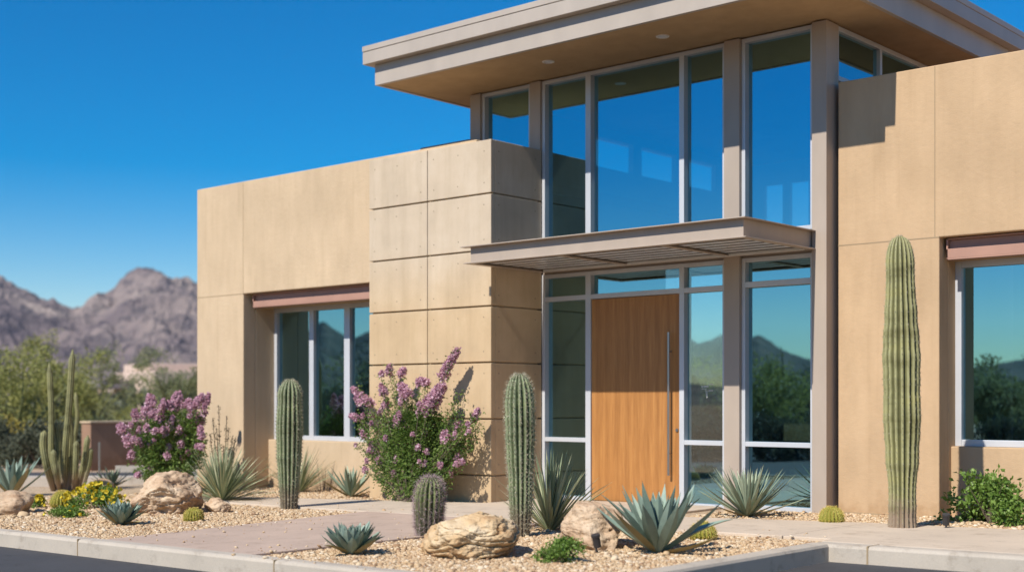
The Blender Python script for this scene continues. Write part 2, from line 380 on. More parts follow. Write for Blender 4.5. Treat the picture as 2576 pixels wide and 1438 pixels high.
# west wing: one L-shaped wall face, its side and back, set-back sill wall
def wing(polys, boxes, m=STUC):
    mb = MB()
    for p, y0, y1 in polys: mb.prism_xz(p, y0, y1)
    for b in boxes: mb.box(*b)
    return mb.build('wing_wall', m, B, bevel=.012)
wing([([(-7.29, -.4), (-5.97, -.4), (-5.97, 3.22), (-.6, 3.22), (-.6, 5.11), (-7.29, 5.11)], .35, .60)],
     [(-7.29, -5.97, .6, 7, -.4, 5.10), (-7.29, -2, 6.8, 7.05, -.4, 5.1), (-5.968, -.6, .66, 1.3, 3.0, 4.9), (-5.97, -.3, .875, 1.06, -.4, .757)])
mb = MB(); mb.box(-7.2, -1.2, .7, 6.9, 4.7, 4.85); mb.build('roof_deck', WALLB, B)
# east wing
wing([([(4.56, -.4), (5.82, -.4), (5.82, 3.275), (9.6, 3.275), (9.6, -.4), (13, -.4), (13, 5.24), (4.56, 5.24)], 1.2, 1.45)],
     [(4.56, 5.82, 1.45, 1.9, -.4, 5.2), (5.818, 9.6, 1.42, 1.95, 3.03, 5.0), (5.82, 9.6, 1.52, 1.72, -.4, .885), (9.6, 13, 1.45, 7, -.4, 5.2), (4.56, 9.6, 6.8, 7, -.4, 5.15)], STUE)
mb = MB(); mb.box(4.6, 12.9, 1.5, 6.9, 4.75, 4.9); mb.build('roof_deck', WALLB, B)
mb = MB()     # control joints cut in the render coat and the darker base strip
mb.box(-7.292, -5.97, .3475, .352, 3.213, 3.225); mb.box(-5.976, -5.966, .3475, .352, 3.225, 5.1)
mb.build('control_joint', JOINT, B); mb = MB()
mb.box(4.56, 5.82, 1.1975, 1.202, 3.27, 3.282); mb.box(5.765, 5.775, 1.1975, 1.202, 3.282, 5.23)
mb.build('control_joint', JOINT, B)
mb = MB(); mb.box(4.6, 5.812, 1.185, 1.2, -.2, .085); mb.build('base_strip', JOINT, B)
# rose-brown steel lintels
def lintel(x0, x1, y, z0, z1):
    mb = MB(); mb.box(x0, x1, y+.05, y+.07, z0+.02, z1-.02); mb.box(x0, x1, y, y+.12, z0, z0+.018); mb.box(x0, x1, y, y+.12, z1-.018, z1)
    mb.box(x0, x0+.02, y, y+.06, z0, z1); mb.box(x0, x1, y, y+.02, z0+.018, z1-.12)
    return mb.build('lintel', COPPER, B, bevel=.003)
lintel(-5.85, -2.3, .45, 2.985, 3.21); lintel(5.86, 9.58, 1.3, 3.02, 3.265)

# ---------------------------------------------------------------- windows
def bar_window(name, x0, x1, z0, z1, y, xs=(), zs=(), w=.07, d=.13, gy=.09, skip=None, label=None, parent=B):
    """frame with mullions at xs (x0,x1 pairs) and rails at zs (z0,z1 pairs); glass set back by gy"""
    mb = MB()
    mb.box(x0, x0+w, y, y+d, z0, z1); mb.box(x1-w, x1, y, y+d, z0, z1)
    cols = [(x0+w, None)]
    e = [x0+w] + [t for m in xs for t in m] + [x1-w]
    for a, b in xs: mb.box(a, b, y+.001, y+d, z0, z1)
    for k in range(0, len(e), 2):
        a, b = e[k], e[k+1]
        mb.box(a, b, y+.002, y+d, z1-w, z1)
        if not (skip and skip[0] == k//2): mb.box(a, b, y+.002, y+d, z0, z0+w)
        for (c, f) in zs:
            if skip and skip[0] == k//2 and c < skip[1]-.1: continue
            mb.box(a, b, y+.002, y+d, c, f)
    fr = mb.build(name, ALU, parent, bevel=.004)
    g = MB()
    for k in range(0, len(e), 2):
        a, b = e[k], e[k+1]
        zz = [z0+w] + [t for m in zs for t in m] + [z1-w]
        for j in range(0, len(zz), 2):
            if skip and skip[0] == k//2 and zz[j] < skip[1]: continue
            g.box(a-.01, b+.01, y+gy, y+gy+.012, zz[j]-.01, zz[j+1]+.01)
    g.build('pane', GLASS, fr)
    return fr
YF = 1.08
# upper entry glazing
bar_window('window', 0.0, 3.06, 3.47, 5.965, YF, xs=((.786, .877), (2.346, 2.421)), w=.052)
bar_window('window', 3.29, 4.305, 3.49, 5.965, YF, w=.052)
bar_window('window', -1.165, -.20, 4.75, 5.965, YF, w=.052)
# lower storefront (the door bay is open below the transom)
bar_window('window', 0.0, 3.06, .03, 3.205, YF, xs=((.786, .877), (2.346, 2.421)), zs=((.84, .90), (2.82, 2.885)), w=.052, skip=(1, 2.85))
bar_window('window', 3.29, 4.305, .055, 3.205, YF, zs=((.84, .90), (2.835, 2.905)), w=.052)
# side clerestory above the east wing roof
def side_window(x, y0, y1, z0, z1, ys):
    mb = MB(); w = .06
    e = [y0] + list(ys) + [y1]
    mb.box(x-.1, x, y0, y1, z1-w, z1); mb.box(x-.1, x, y0, y1, z0, z0+w)
    for a in e: mb.box(x-.099, x-.001, a-w/2, a+w/2, z0+w, z1-w)
    fr = mb.build('window', ALU, B, bevel=.004); g = MB()
    for a, b in zip(e[:-1], e[1:]): g.box(x-.06, x-.05, a+w/2-.01, b-w/2+.01, z0+w-.01, z1-w+.01)
    g.build('pane', GLASS, fr)
side_window(4.49, 1.33, 6.9, 5.3, 5.965, (2.5, 3.7, 4.9))
# west wing window and east wing window
bar_window('window', -5.968, -1.9, .757, 3.0, 1.0, xs=((-5.04, -4.925), (-4.16, -4.02), (-3.1, -3.0)), w=.075, gy=.06)
bar_window('window', 5.822, 9.6, .886, 3.03, 1.64, xs=((7.9, 8.0),), w=.075, gy=.06)
# sticker on the sidelight
mb = MB(); rs = random.Random(3)
def mark(x0, x1, z0, z1): mb.box(x0, x1, YF+.086, YF+.088, z0, z1)
_p = lambda u, v: (lambda k: (k[0], k[1]))(((u), (v)))
X0, Z0 = 2.638, 1.60; K = .0066     # sticker origin and metres per photo pixel
for i in range(3): mark(X0+K*i*.9, X0+K*(i*.9+.6), Z0-.012, Z0+.008)
for i in range(8): mark(X0+K*(5+i*1.4), X0+K*(5.9+i*1.4), Z0-.012+.002*(i % 3), Z0+.008)
for i in range(9): mark(X0+K*(.5+i*1.3), X0+K*(1.1+i*1.3), Z0-.035-.004*(i % 2), Z0-.027)
for i in range(6): mark(X0+K*(9+i*.5), X0+K*(10.5+i*.45), Z0-.05-.02*i, Z0-.042-.018*i)
for i in range(5): mark(X0+K*(12.3+i*.2), X0+K*(13+i*.25), Z0-.06-.02*i, Z0-.05-.02*i)
mark(X0+K*16, X0+K*26, Z0+.022, Z0+.028); mark(X0+K*15.5, X0+K*26, Z0-.058, Z0-.05)
for i in range(7): mark(X0+K*(15.5+i*1.5), X0+K*(16.4+i*1.5), Z0-.062, Z0-.046)
mb.build('window_decal', WHITE, B)
# posts and bands
def post(x0, x1, y0, y1, z0, z1):
    mb = MB(); mb.box(x0, x1, y0, y1, z0, z1); return mb.build('column', STEEL, B, bevel=.004)
post(3.062, 3.288, 1.03, 1.25, -.1, 5.968); post(4.307, 4.50, 1.02, 1.33, -.1, 5.968)
post(-.198, -.002, 1.04, 1.2, 4.985, 5.968); post(-1.37, -1.167, 1.04, 1.25, 4.9, 5.968)
mb = MB(); mb.box(0.01, 3.06, 1.10, 1.24, 3.207, 3.468); mb.box(3.29, 4.305, 1.10, 1.24, 3.207, 3.488); mb.build('spandrel', STEEL, B)
mb = MB(); mb.box(-2.0, -1.0, .62, 1.02, 5.0, 5.205); mb.build('roof_flashing', BROWN, B, bevel=.005)
# back volume of the tall hall
mb = MB()
zc0, zc1 = 5.30, 5.80
mb.box(-1.36, -1.26, 1.26, 9, 4.0, zc0); mb.box(-1.36, -1.26, 1.26, 9, zc1, 5.96)
for a, b in ((1.26, 3.9), (5.0, 5.25), (6.3, 6.55), (7.6, 7.85), (8.8, 9.0)): mb.box(-1.36, -1.26, a, b, zc0, zc1)
mb.box(-1.36, 4.4, 8.9, 9.0, -.1, 4.7); mb.box(-1.36, 4.4, 8.9, 9.0, 5.55, 5.96)
xx = -1.36
for a, b in ((-1.0, -.6), (-.45, -.05), (.15, .6), (1.2, 1.7), (2.2, 2.7), (3.2, 3.7)): mb.box(xx, a, 8.9, 9.0, 4.7, 5.55); xx = b
mb.box(xx, 4.4, 8.9, 9.0, 4.7, 5.55)
mb.box(4.38, 4.48, 1.34, 9, .0, 5.29); mb.box(4.38, 4.48, 6.93, 9, 5.29, 5.96)
mb.box(-1.36, 0.0, 1.22, 1.26, 0, 4.7)
mb.build('hall_wall', INT, B)
mb = MB(); mb.box(-1.3, 4.4, 1.2, 9, -.05, .015); mb.box(-7, -1.4, 1.2, 6.7, -.05, .015); mb.box(5.8, 13, 1.9, 6.7, -.02, .03); mb.build('floor_slab', INTF, B)
mb = MB(); mb.box(3.65, 4.03, 1.50, 1.54, .91, 1.33); mb.build('notice_board', GREENP, B); mb = MB(); mb.box(3.73, 3.99, 1.50, 1.53, .23, .55); mb.build('notice_board', GREENP, B)
# door
door = empty('door'); door.parent = B
mb = MB(); mb.box(.883, 2.342, 1.10, 1.155, .045, 2.812); mb.build('door_leaf', WOOD, door, bevel=.004)
mb = MB(); mb.tube([(2.213, 1.03, .435), (2.213, 1.03, 2.313)], .017, 14)
for z in (.72, 2.06): mb.tube([(2.213, 1.03, z), (2.213, 1.104, z)], .009, 8)
mb.build('handle', SSTEEL, door, smooth=False)
mb = MB(); mb.tube([(2.305, 1.085, 1.03), (2.305, 1.102, 1.03)], .021, 14); mb.tube([(2.305, 1.08, 1.03), (2.305, 1.086, 1.03)], .009, 8); mb.build('lock', SSTEEL, door)
mb = MB(); mb.box(.80, 2.42, 1.04, 1.2, -.02, .038); mb.build('threshold', DARKM, door)
# roof
roof = empty('roof'); roof.parent = B
mb = MB()
def ring(x0, x1, y0, y1, t, z0, z1):
    mb.box(x0, x1, y0, y0+t, z0, z1); mb.box(x0, x0+t, y0+t, y1-t, z0, z1); mb.box(x1-t, x1, y0+t, y1-t, z0, z1); mb.box(x0, x1, y1-t, y1, z0, z1)
XL, XR, YB = -1.99, 5.20, 9.4
ring(XL, XR, -.31, YB, .06, 5.972, 6.268)
mb.build('lower_fascia', ROOFM, roof, bevel=.004)
mb = MB(); mb.box(XL-.13, XR+.13, -.43, YB+.1, 6.27, 6.445); mb.box(XL-.125, XR+.125, -.425, YB+.095, 6.445, 6.453)
mb.box(XL-.135, XR+.135, -.437, YB+.1, 6.453, 6.53); mb.build('upper_fascia', ROOFM, roof, bevel=.004)
mb = MB(); mb.box(XL+.062, XR-.062, -.246, YB-.07, 5.985, 6.2); mb.build('soffit', SOFF, roof)
for x, y in ((.72, .36), (2.58, .37)):
    mb = MB(); n = 28; vs = []; prof = [(.085, 0), (.082, -.008), (.062, -.008), (.058, 0.0)]
    for r, z in prof: vs += [(x+r*math.cos(2*math.pi*k/n), y+r*math.sin(2*math.pi*k/n), 5.984+z) for k in range(n)]
    mb.add(vs, [(i*n+k, i*n+(k+1) % n, (i+1)*n+(k+1) % n, (i+1)*n+k) for i in range(3) for k in range(n)])
    lt = mb.build('recessed_light', WHITE, roof)
    mb = MB(); disc2 = [(x+.057*math.cos(2*math.pi*k/n), y+.057*math.sin(2*math.pi*k/n), 5.9825) for k in range(n)]; mb.add(disc2, [tuple(range(n-1, -1, -1))])
    mb.tube([(x, y, 5.984), (x, y, 5.977)], .022, 12); mb.build('lamp_lens', LOUV, lt)
# canopy of channel sections with louvres
can = empty('canopy'); can.parent = B
x0, x1, y0, y1, z0, z1 = .03, 4.36, -.58, 1.06, 3.232, 3.462
mb = MB(); fl = .07; t = .012
mb.box(x0+fl, x1-fl, y0+fl, y0+fl+t, z0+t, z1-t)
mb.box(x0, x1, y0, y0+fl+.03, z0, z0+t); mb.box(x0-.05, x1, y0-.02, y0+fl+.03, z1-t, z1)
mb.build('front_channel', STEEL, can, bevel=.002)
for xa, s in ((x0, 1), (x1, -1)):
    mb = MB(); a, b = sorted((xa+s*fl, xa+s*(fl+t))); mb.box(a, b, y0+fl+t, y1, z0+t, z1-t)
    a, b = sorted((xa, xa+s*(fl+.03))); mb.box(a, b, y0+fl+.031, y1, z0, z0+t); mb.box(a, b, y0+fl+.031, y1, z1-t, z1)
    mb.build('side_channel', STEEL, can, bevel=.002)
mb = MB(); mb.box(x0+.11, x1-.11, y1-.02, y1, z0+t, z1-t); mb.box(x0+.11, x1-.11, y1-.09, y1, z0, z0+t); mb.build('rear_channel', STEEL, can, bevel=.002)
bx = (1.58, 3.16)
mb = MB(); mb.box(x0+.12, x1-.12, y1-.135, y1-.092, z0-.004, z0+.03); mb.build('lit_rear_strip', WHITE, can)  # pale flange strip, its sunlit brightness put into the paint
mb = MB(); mb.box(x0+fl+t, x1-fl-t, y0+fl+t, y1-.022, z1-.03, z1-.016); mb.build('sun_block_sheet', DARKM, can)  # dark sheet added over the louvres to stop sun and darken the gaps
for b in bx:
    mb = MB(); mb.box(b, b+.012, y0+.11, y1-.095, z0+t, z1-.03); mb.box(b-.03, b+.042, y0+.105, y1-.095, z0, z0+t); mb.build('cross_beam', STEEL, can, bevel=.002)
bays = [(x0+.11, bx[0]-.01), (bx[0]+.03, bx[1]-.01), (bx[1]+.03, x1-.11)]
for a, b in bays:
    for i in range(6):
        yy = y0+.24+i*.222
        mb = MB(); ang = R(0); w = .145; th = .003; c_, s_ = math.cos(ang), math.sin(ang)
        pts = [(yy-w/2*c_, 3.262+w/2*s_), (yy+w/2*c_, 3.262-w/2*s_), (yy+w/2*c_+th*s_, 3.262-w/2*s_+th*c_), (yy-w/2*c_+th*s_, 3.262+w/2*s_+th*c_)]
        mb.add([(a+.01, y, z) for y, z in pts]+[(b-.01, y, z) for y, z in pts], [(3, 2, 1, 0), (4, 5, 6, 7), (0, 1, 5, 4), (1, 2, 6, 5), (2, 3, 7, 6), (3, 0, 4, 7)])
        mb.build('louvre', LOUV, can)

# ================================================================== MOUNTAINS
def interp(tab, x):
    if x <= tab[0][0]: return tab[0][1]
    for (a, b), (c, d) in zip(tab, tab[1:]):
        if x <= c: return b+(d-b)*(x-a)/(c-a)
    return tab[-1][1]
def range_mesh(name, prof, u0, u1, nu, nd, d0, dr, d1, mirror=False, seed=0., amp=1.0, m=None):
    vs = []
    for j in range(nd+1):
        t = j/nd; d = d0 + (d1-d0)*t**1.1
        for i in range(nu+1):
            u = u0+(u1-u0)*i/nu; x, y = at_depth(u, d)
            H = (HZ-interp(prof, u))/F*dr
            s = (d-d0)/(dr-d0)
            env = (max(0, s)**.85 if s < 1 else max(0, 1-(d-dr)/(d1-dr)*.5))
            p = Vector((x*.004+seed, y*.004, seed))
            n = noise.ridged_multi_fractal(p*1.9, .75, 2.2, 8, 1.0, 2.0)-1.3
            n2 = noise.fractal(p*5, 1.0, 2.0, 5)
            z = H*env + amp*(n*H*.12*min(1, env*(1.25-env)*4.2+.06) + n2*H*.05*min(1, env+.1))
            if s < .02: z = min(z, -2)
            if mirror: y = 2.3-y
            vs.append((x, y, z))
    w = nu+1
    fs = [(j*w+i, j*w+i+1, (j+1)*w+i+1, (j+1)*w+i) for j in range(nd) for i in range(nu)]
    if mirror: fs = [f[::-1] for f in fs]
    mb = MB(); mb.add(vs, fs)
    return tag(mb.build(name, m or MOUNT, smooth=False), kind='structure')
P1 = [(-400, 760), (-150, 705), (0, 708), (30, 722), (60, 738), (100, 757), (150, 767), (185, 770), (215, 757), (250, 754), (290, 745), (302, 725), (322, 710), (350, 701), (385, 694), (410, 697), (432, 707), (462, 711), (497, 717), (600, 735), (800, 790), (1100, 860), (1500, 940), (2000, 985)]
range_mesh('mountain', P1, -400, 2000, 620, 130, 650, 1350, 1700, seed=5.7)
P2 = [(300, 900), (690, 870), (770, 842), (788, 832), (815, 815), (840, 832), (868, 850), (885, 850), (929, 835), (1000, 850), (1400, 880), (1680, 870), (1722, 850), (1760, 866), (1820, 846), (1877, 850), (1910, 848), (1940, 862), (1990, 888), (2045, 900), (2200, 900), (2400, 930), (2600, 900), (2900, 880), (3600, 930)]
range_mesh('mountain', P2, -200, 3600, 380, 60, 700, 1350, 1700, mirror=True, seed=9.1, m=SCRUBM)

# ================================================================== PLANTS
def V3(az, el, l=1.0): return Vector((math.cos(el)*math.cos(az), math.cos(el)*math.sin(az), math.sin(el)))*l
def blade(mb, base, az, el, length, width, bend=-.5, cup=.25, segs=8, thick=.12, shape=(.55, 1.0), twist=0., mi=0, tip=None, pk=.45, ex=1.8):
    """succulent leaf: 4-sided section (two edges, hollow top, keel), bending along its length"""
    p = Vector(base); vs = []; e = el
    side0 = Vector((-math.sin(az), math.cos(az), 0))
    for i in range(segs+1):
        t = i/segs
        d = V3(az, e); up = side0.cross(d) * -1
        if up.z < 0 and e < R(90): up = -up
        side = side0*math.cos(twist*t) + up*math.sin(twist*t)
        # width along the leaf: narrow neck, widest near the middle, long point
        if t < pk: w = shape[0] + (shape[1]-shape[0])*math.sin(t/pk*math.pi/2)
        else: w = shape[1]*(1-((t-pk)/(1-pk))**ex)
        w = max(.02, w)*width/2; c = w*cup; th = width*thick*(1-t*.75)
        vs += [p - side*w + up*c, p + up*0.0, p + side*w + up*c, p - up*th]
        p = p + d*(length/segs); e += bend/segs*(.4+1.2*t)
    n = 4; fs = []
    for i in range(segs): fs += [(i*n+k, i*n+(k+1) % n, (i+1)*n+(k+1) % n, (i+1)*n+k) for k in range(n)]
    mb.add(vs, fs, mi)
    if tip is not None:
        q = vs[-3]; d = V3(az, e); s = side0*.003
        mb.add([q-s-d*.01, q+s-d*.01, q+d*tip], [(0, 1, 2)], 1)
def agave(name, pos, label, cat, n, length, width, mats=AGAVE, pw=.85, dry=3, pk=.45, ex=1.8, seed=0, spread=(8, 88), bend=(-.5, .35), squat=1.0, cup=.3, shape=(.6, 1.0), group=None, tip=.02):
    rs = random.Random(seed); mb = MB()
    for i in range(n):
        t = i/(n-1)                              # 0 outer, 1 inner
        az = i*2.39996+rs.uniform(-.2, .2)
        el = R(spread[0]+(spread[1]-spread[0])*t**pw+rs.uniform(-6, 6))
        L = length*(1-.28*t+rs.uniform(-.1, .08))*(.78+.22*math.sin(min(1, t+.25)*math.pi)); r0 = width*.35*(1-t)
        b = bend[0]*(1-t)+bend[1]*t*rs.uniform(.2, 1) if rs.random() < .8 else rs.uniform(-.5, .5)
        blade(mb, (r0*math.cos(az), r0*math.sin(az), .01+.05*t*length), az, el, L*squat, width*(1-.35*t)*rs.uniform(.85, 1.1), b, cup, 8, .13, shape, rs.uniform(-.3, .3), 2 if i < dry else 0, tip, pk, ex)
    o = mb.build(name, [mats, TIP, YUCCAD], None, smooth=False, loc=pos)
    return tag(o, label, cat, group)
def yucca(name, pos, label, n, length, width, seed=0, el0=5, el1=90, mats=(YUCCA, YUCCAD), droop=-.5, group=None, trunk=.05, cat='yucca'):
    rs = random.Random(seed); mb = MB()
    for i in range(n):
        t = rs.random()**.8; az = rs.uniform(0, 2*math.pi)
        el = R(el0+(el1-el0)*t); L = length*rs.uniform(.7, 1.05)
        dry = 1 if (t < .1 and rs.random() < .6) else 0
        blade(mb, (.05*math.cos(az)*(1-t), .05*math.sin(az)*(1-t), trunk*t), az, el, L, width*rs.uniform(.7, 1.15), droop*(1-t)*rs.uniform(.3, 1.2)+rs.uniform(-.15, .15), .35, 6, .12, (.8, 1.0), rs.uniform(-.6, .6), dry)
    o = mb.build(name, list(mats), None, loc=pos)
    return tag(o, label, cat, group)
def cactus_body(H, prof, ribs, depth=.16, rings=60, lean=(0, 0), seed=0, dome=.5, wob=.0):
    """ribbed column; prof = [(t, radius)], dome = fraction of top radius used for rounding"""
    rs = random.Random(seed); per = ribs*6; vs = []; crest = []; rib = []
    rt = interp(prof, 1.0); ts = [i/rings*(1-rt*dome*2/H) for i in range(rings+1)] + [1-rt*dome*2/H*(1-math.sin(a)) for a in [R(10*k) for k in range(1, 9)]]
    t1 = 1-rt*dome*2/H
    for t in ts:
        r = interp(prof, t)
        if t > t1: s = (t-t1)/(1-t1); r = interp(prof, t1)*math.sqrt(max(.0, 1-s*s))
        r *= 1+wob*noise.noise(Vector((seed+.5, t*H*3.1, 0)))+wob*.5*noise.noise(Vector((seed+.5, t*H*9, 3)))
        cx = lean[0]*t*t; cy = lean[1]*t*t
        ring = []
        for k in range(per):
            a = 2*math.pi*k/per; c = abs(math.cos(a*ribs/2)); c = c**.8
            rr = r*(1-depth+depth*c); ring.append((cx+rr*math.cos(a), cy+rr*math.sin(a), t*H)); rib.append(c)
        vs += ring
        crest.append((t, [(cx+r*math.cos(2*math.pi*k/ribs), cy+r*math.sin(2*math.pi*k/ribs), t*H) for k in range(ribs)], r, (cx, cy)))
    vs.append((lean[0], lean[1], H-.002)); rib.append(1)
    m = len(ts); fs = [(i*per+k, i*per+(k+1) % per, (i+1)*per+(k+1) % per, (i+1)*per+k) for i in range(m-1) for k in range(per)]
    fs += [((m-1)*per+k, (m-1)*per+(k+1) % per, m*per) for k in range(per)]
    return vs, fs, rib, crest
def spines(mb, crest, per, step, L, w, rs, up=.3, tmin=0.02, topn=1.0):
    m = len(crest); last = -9
    for t, pts, r, c in crest:
        if t*1.0 < tmin: continue
        z = pts[0][2]
        if z-last < step*(1 if t < .93 else .45): continue
        last = z
        for p in pts:
            P = Vector(p); out = Vector((p[0]-c[0], p[1]-c[1], 0)); out = out.normalized() if out.length > 1e-5 else Vector((0, 0, 1))
            if t > .96: out = (out+Vector((0, 0, 2))).normalized()
            sd = out.cross(Vector((0, 0, 1))); sd = sd.normalized() if sd.length > .01 else Vector((1, 0, 0)); upv = sd.cross(out)
            for _ in range(per):
                d = (out*rs.uniform(.3, 1)+sd*rs.uniform(-1, 1)+upv*rs.uniform(-.7, .9+up)).normalized()
                l = L*rs.uniform(.5, 1.1); s = d.cross(Vector((rs.uniform(-1, 1), rs.uniform(-1, 1), rs.uniform(-1, 1)))).normalized()*w
                b = P+Vector((0, 0, rs.uniform(-.2, .2)*step)); mb.add([b-s, b+s, b+d*l], [(0, 1, 2)])
def cactus(name, pos, label, H, prof, ribs, skin, spm, spn=(5, .022, .03, .0009), depth=.16, lean=(0, 0), seed=0, dome=.5, rot=0, group=None, rings=60, cat='cactus', tmin=.02):
    e = empty(name, pos, label, cat, group); e.rotation_euler[2] = rot
    vs, fs, rib, crest = cactus_body(H, prof, ribs, depth, rings, lean, seed, dome, .10)
    me = bpy.data.meshes.new('body'); me.from_pydata(vs, [], fs); a = me.attributes.new('rib', 'FLOAT', 'POINT'); a.data.foreach_set('value', rib)
    link('body', me, skin, e, smooth=True)
    mb = MB(); spines(mb, crest, spn[0], spn[1], spn[2], spn[3], random.Random(seed+5), tmin=tmin)
    
    if mb.f: mb.build('spines', spm, e)
    return e
def rock(name, pos, size, label, m, seed=0, facets=10, rot=0, ledge=0.0, sub=6, rough=.06, sink=.12, dirs=None):
    import bmesh
    rs = random.Random(seed); bm = bmesh.new(); bmesh.ops.create_icosphere(bm, subdivisions=sub, radius=1)
    pl = [(V3(rs.uniform(0, 6.28), R(rs.uniform(-50, 75))), rs.uniform(.6, .88)) for _ in range(facets)] + [(V3(R(a), R(e)), d) for a, e, d in (dirs or [])]
    off = Vector((seed*3.7, seed*1.3, 0))
    for v in bm.verts:
        p = v.co.copy()
        for n, d in pl:
            k = p.dot(n)
            if k > d: p -= n*(k-d)*.92
        q = p*1.6+off
        f = noise.fractal(q, .9, 2.0, 6)*rough*1.6 + (noise.ridged_multi_fractal(q*2.0, .8, 2.2, 5, 1.0, 2.0)-1.2)*rough*.55
        if ledge:
            zz = p.z*3.2 + noise.noise(q*1.2)*1.4 + p.x*.5; fr = zz-math.floor(zz)
            f += ledge*(min(fr*1.3, 1)-.5) - ledge*1.6*max(0, 1-fr*9)
        p += v.normal*f if v.normal.length else p*f
        v.co = Vector((p.x*size[0], p.y*size[1], p.z*size[2]))
    me = bpy.data.meshes.new(name); bm.to_mesh(me); bm.free()
    o = link(name, me, m, None, smooth=True, loc=(pos[0], pos[1], pos[2]+size[2]*(1-sink)*.62)); o.rotation_euler[2] = rot
    return tag(o, label, 'boulder')
def leaf_quad(mb, p, d, l, w, rs, mi=0):
    d = d.normalized(); s = d.cross(Vector((rs.uniform(-1, 1), rs.uniform(-1, 1), rs.uniform(-.3, 1)))).normalized(); nrm = s.cross(d)
    mb.add([p, p+d*l*.5+s*w+nrm*w*.35, p+d*l, p+d*l*.5-s*w+nrm*w*.35, p+d*l*.5], [(0, 1, 4), (1, 2, 4), (2, 3, 4), (3, 0, 4)], mi)
def rv(rs): return Vector((rs.gauss(0, 1), rs.gauss(0, 1), rs.gauss(0, 1))).normalized()
def bez(a, b, c, n): return [a*(1-t)**2+b*2*t*(1-t)+c*t*t for t in [i/n for i in range(n+1)]]
def flower(mb, p, r, rs):
    ax = rv(rs); u = ax.orthogonal().normalized(); v = ax.cross(u); n = 5
    vs = [p+ax*r*.1]+[p+(u*math.cos(2*math.pi*k/n)+v*math.sin(2*math.pi*k/n))*r+ax*r*.45 for k in range(n)]
    mb.add(vs, [(0, 1+k, 1+(k+1) % n) for k in range(n)])
def flower_shrub(name, pos, label, clusters, seed=0, nleaf=70, leafl=.035, dmat=LEAF, dens=1.0, flr=.011, extra=(), group=None, fill=None, fill_n=0):
    """clusters: [(point, axis end point, radius)] in world space, each at the end of a stem"""
    rs = random.Random(seed); e = empty(name, pos, label, 'flowering shrub', group); O = Vector(pos)
    st = MB(); lf = MB(); fl = MB()
    for (a, b, r) in [(a, b, r*1.3) for a, b, r in clusters]+[(p, p, 0) for p in extra]:
        a = Vector(a)-O; b = Vector(b)-O
        base = Vector((rs.uniform(-.07, .07), rs.uniform(-.07, .07), 0)); mid = base*.5+a*.42+Vector((rs.uniform(-.06, .06), rs.uniform(-.06, .06), .12*a.z))
        path = bez(base, mid, a, 9)+([b] if (b-a).length > .02 else [])
        st.tube(path, [.011*(1-i/len(path)*.8) for i in range(len(path))], 5, cap=False)
        for i in range(int(nleaf*dens)):
            t = rs.uniform(.22, 1)**.7; k = min(int(t*9), 8); f = t*9-k; p = path[k].lerp(path[k+1], min(1, f))
            off = rv(rs); off.z *= .7; sp = .11*(1.15-t*.55)
            p = p+off*sp*abs(rs.gauss(0, .8)); leaf_quad(lf, p, off+Vector((0, 0, rs.uniform(-.6, .4))), leafl*rs.uniform(.6, 1.2), leafl*.27, rs)
        if r:
            ax = b-a; L = max(ax.length, r)
            for i in range(int(2300*r*L/.01*.1)+60):
                t = rs.random(); c = a.lerp(b, t); rr = r*(1-.5*t); p = c+rv(rs)*rr*rs.random()**.4
                flower(fl, p, flr*rs.uniform(.7, 1.25), rs)
    if fill:
        (c, rad) = fill; c = Vector(c)-O
        for i in range(fill_n):
            d = rv(rs); p = c+Vector((d.x*rad[0], d.y*rad[1], d.z*rad[2]))*rs.uniform(.35, 1)**.6
            if noise.noise(p*7+Vector((seed, 0, 0))) < -.12: continue
            leaf_quad(lf, p, d+Vector((0, 0, rs.uniform(-.7, .3))), leafl*rs.uniform(.7, 1.25), leafl*.28, rs)
    st.build('stems', BARK, e); lf.build('leaves', dmat, e); fl.build('blossoms', PETAL, e)
    return e
def bush(name, pos, size, label, m, n, leafl, seed=0, cat='bush', flowers=None, gap=-.1, group=None, nstem=12, flat=False, fm=PETALY, fr=.02):
    rs = random.Random(seed); e = empty(name, pos, label, cat, group)
    st = MB(); lf = MB()
    for i in range(nstem):
        d = V3(rs.uniform(0, 6.28), R(rs.uniform(25, 85))); end = Vector((d.x*size[0]*.8, d.y*size[1]*.8, d.z*size[2]*.9))
        st.tube(bez(Vector((0, 0, 0)), end*.5+Vector((0, 0, .05*size[2])), end, 5), [leafl*.14*(1-.15*k) for k in range(6)], 4, cap=False)
    cl = [(V3(rs.uniform(0, 6.28), R(rs.uniform(0, 90))), rs.uniform(.55, 1.0)) for _ in range(max(14, n//130))]
    for i in range(n):
        d, k = rs.choice(cl); c = Vector((d.x*size[0]*k, d.y*size[1]*k, d.z*size[2]*k))*.82
        p = c+Vector((rs.gauss(0, 1)*size[0], rs.gauss(0, 1)*size[1], rs.gauss(0, 1)*size[2]))*.13
        if p.z < 0: p.z = abs(p.z)*.4
        if noise.noise(p*(3.0/max(size))+Vector((seed*2, 0, 0))) < gap: continue
        leaf_quad(lf, p, rv(rs)+d*.8, leafl*rs.uniform(.6, 1.2), leafl*.3, rs)
    st.build('stems', BARK, e); lf.build('leaves', m, e)
    if flowers:
        fl = MB()
        for i in range(flowers):
            d = V3(rs.uniform(0, 6.28), R(rs.uniform(15, 90))); p = Vector((d.x*size[0], d.y*size[1], d.z*size[2]))*rs.uniform(.85, 1.08)
            flower(fl, p, fr*rs.uniform(.8, 1.3), rs); flower(fl, p+Vector((0, 0, .004)), fr*.8, rs)
        fl.build('blossoms', fm, e)
    return e
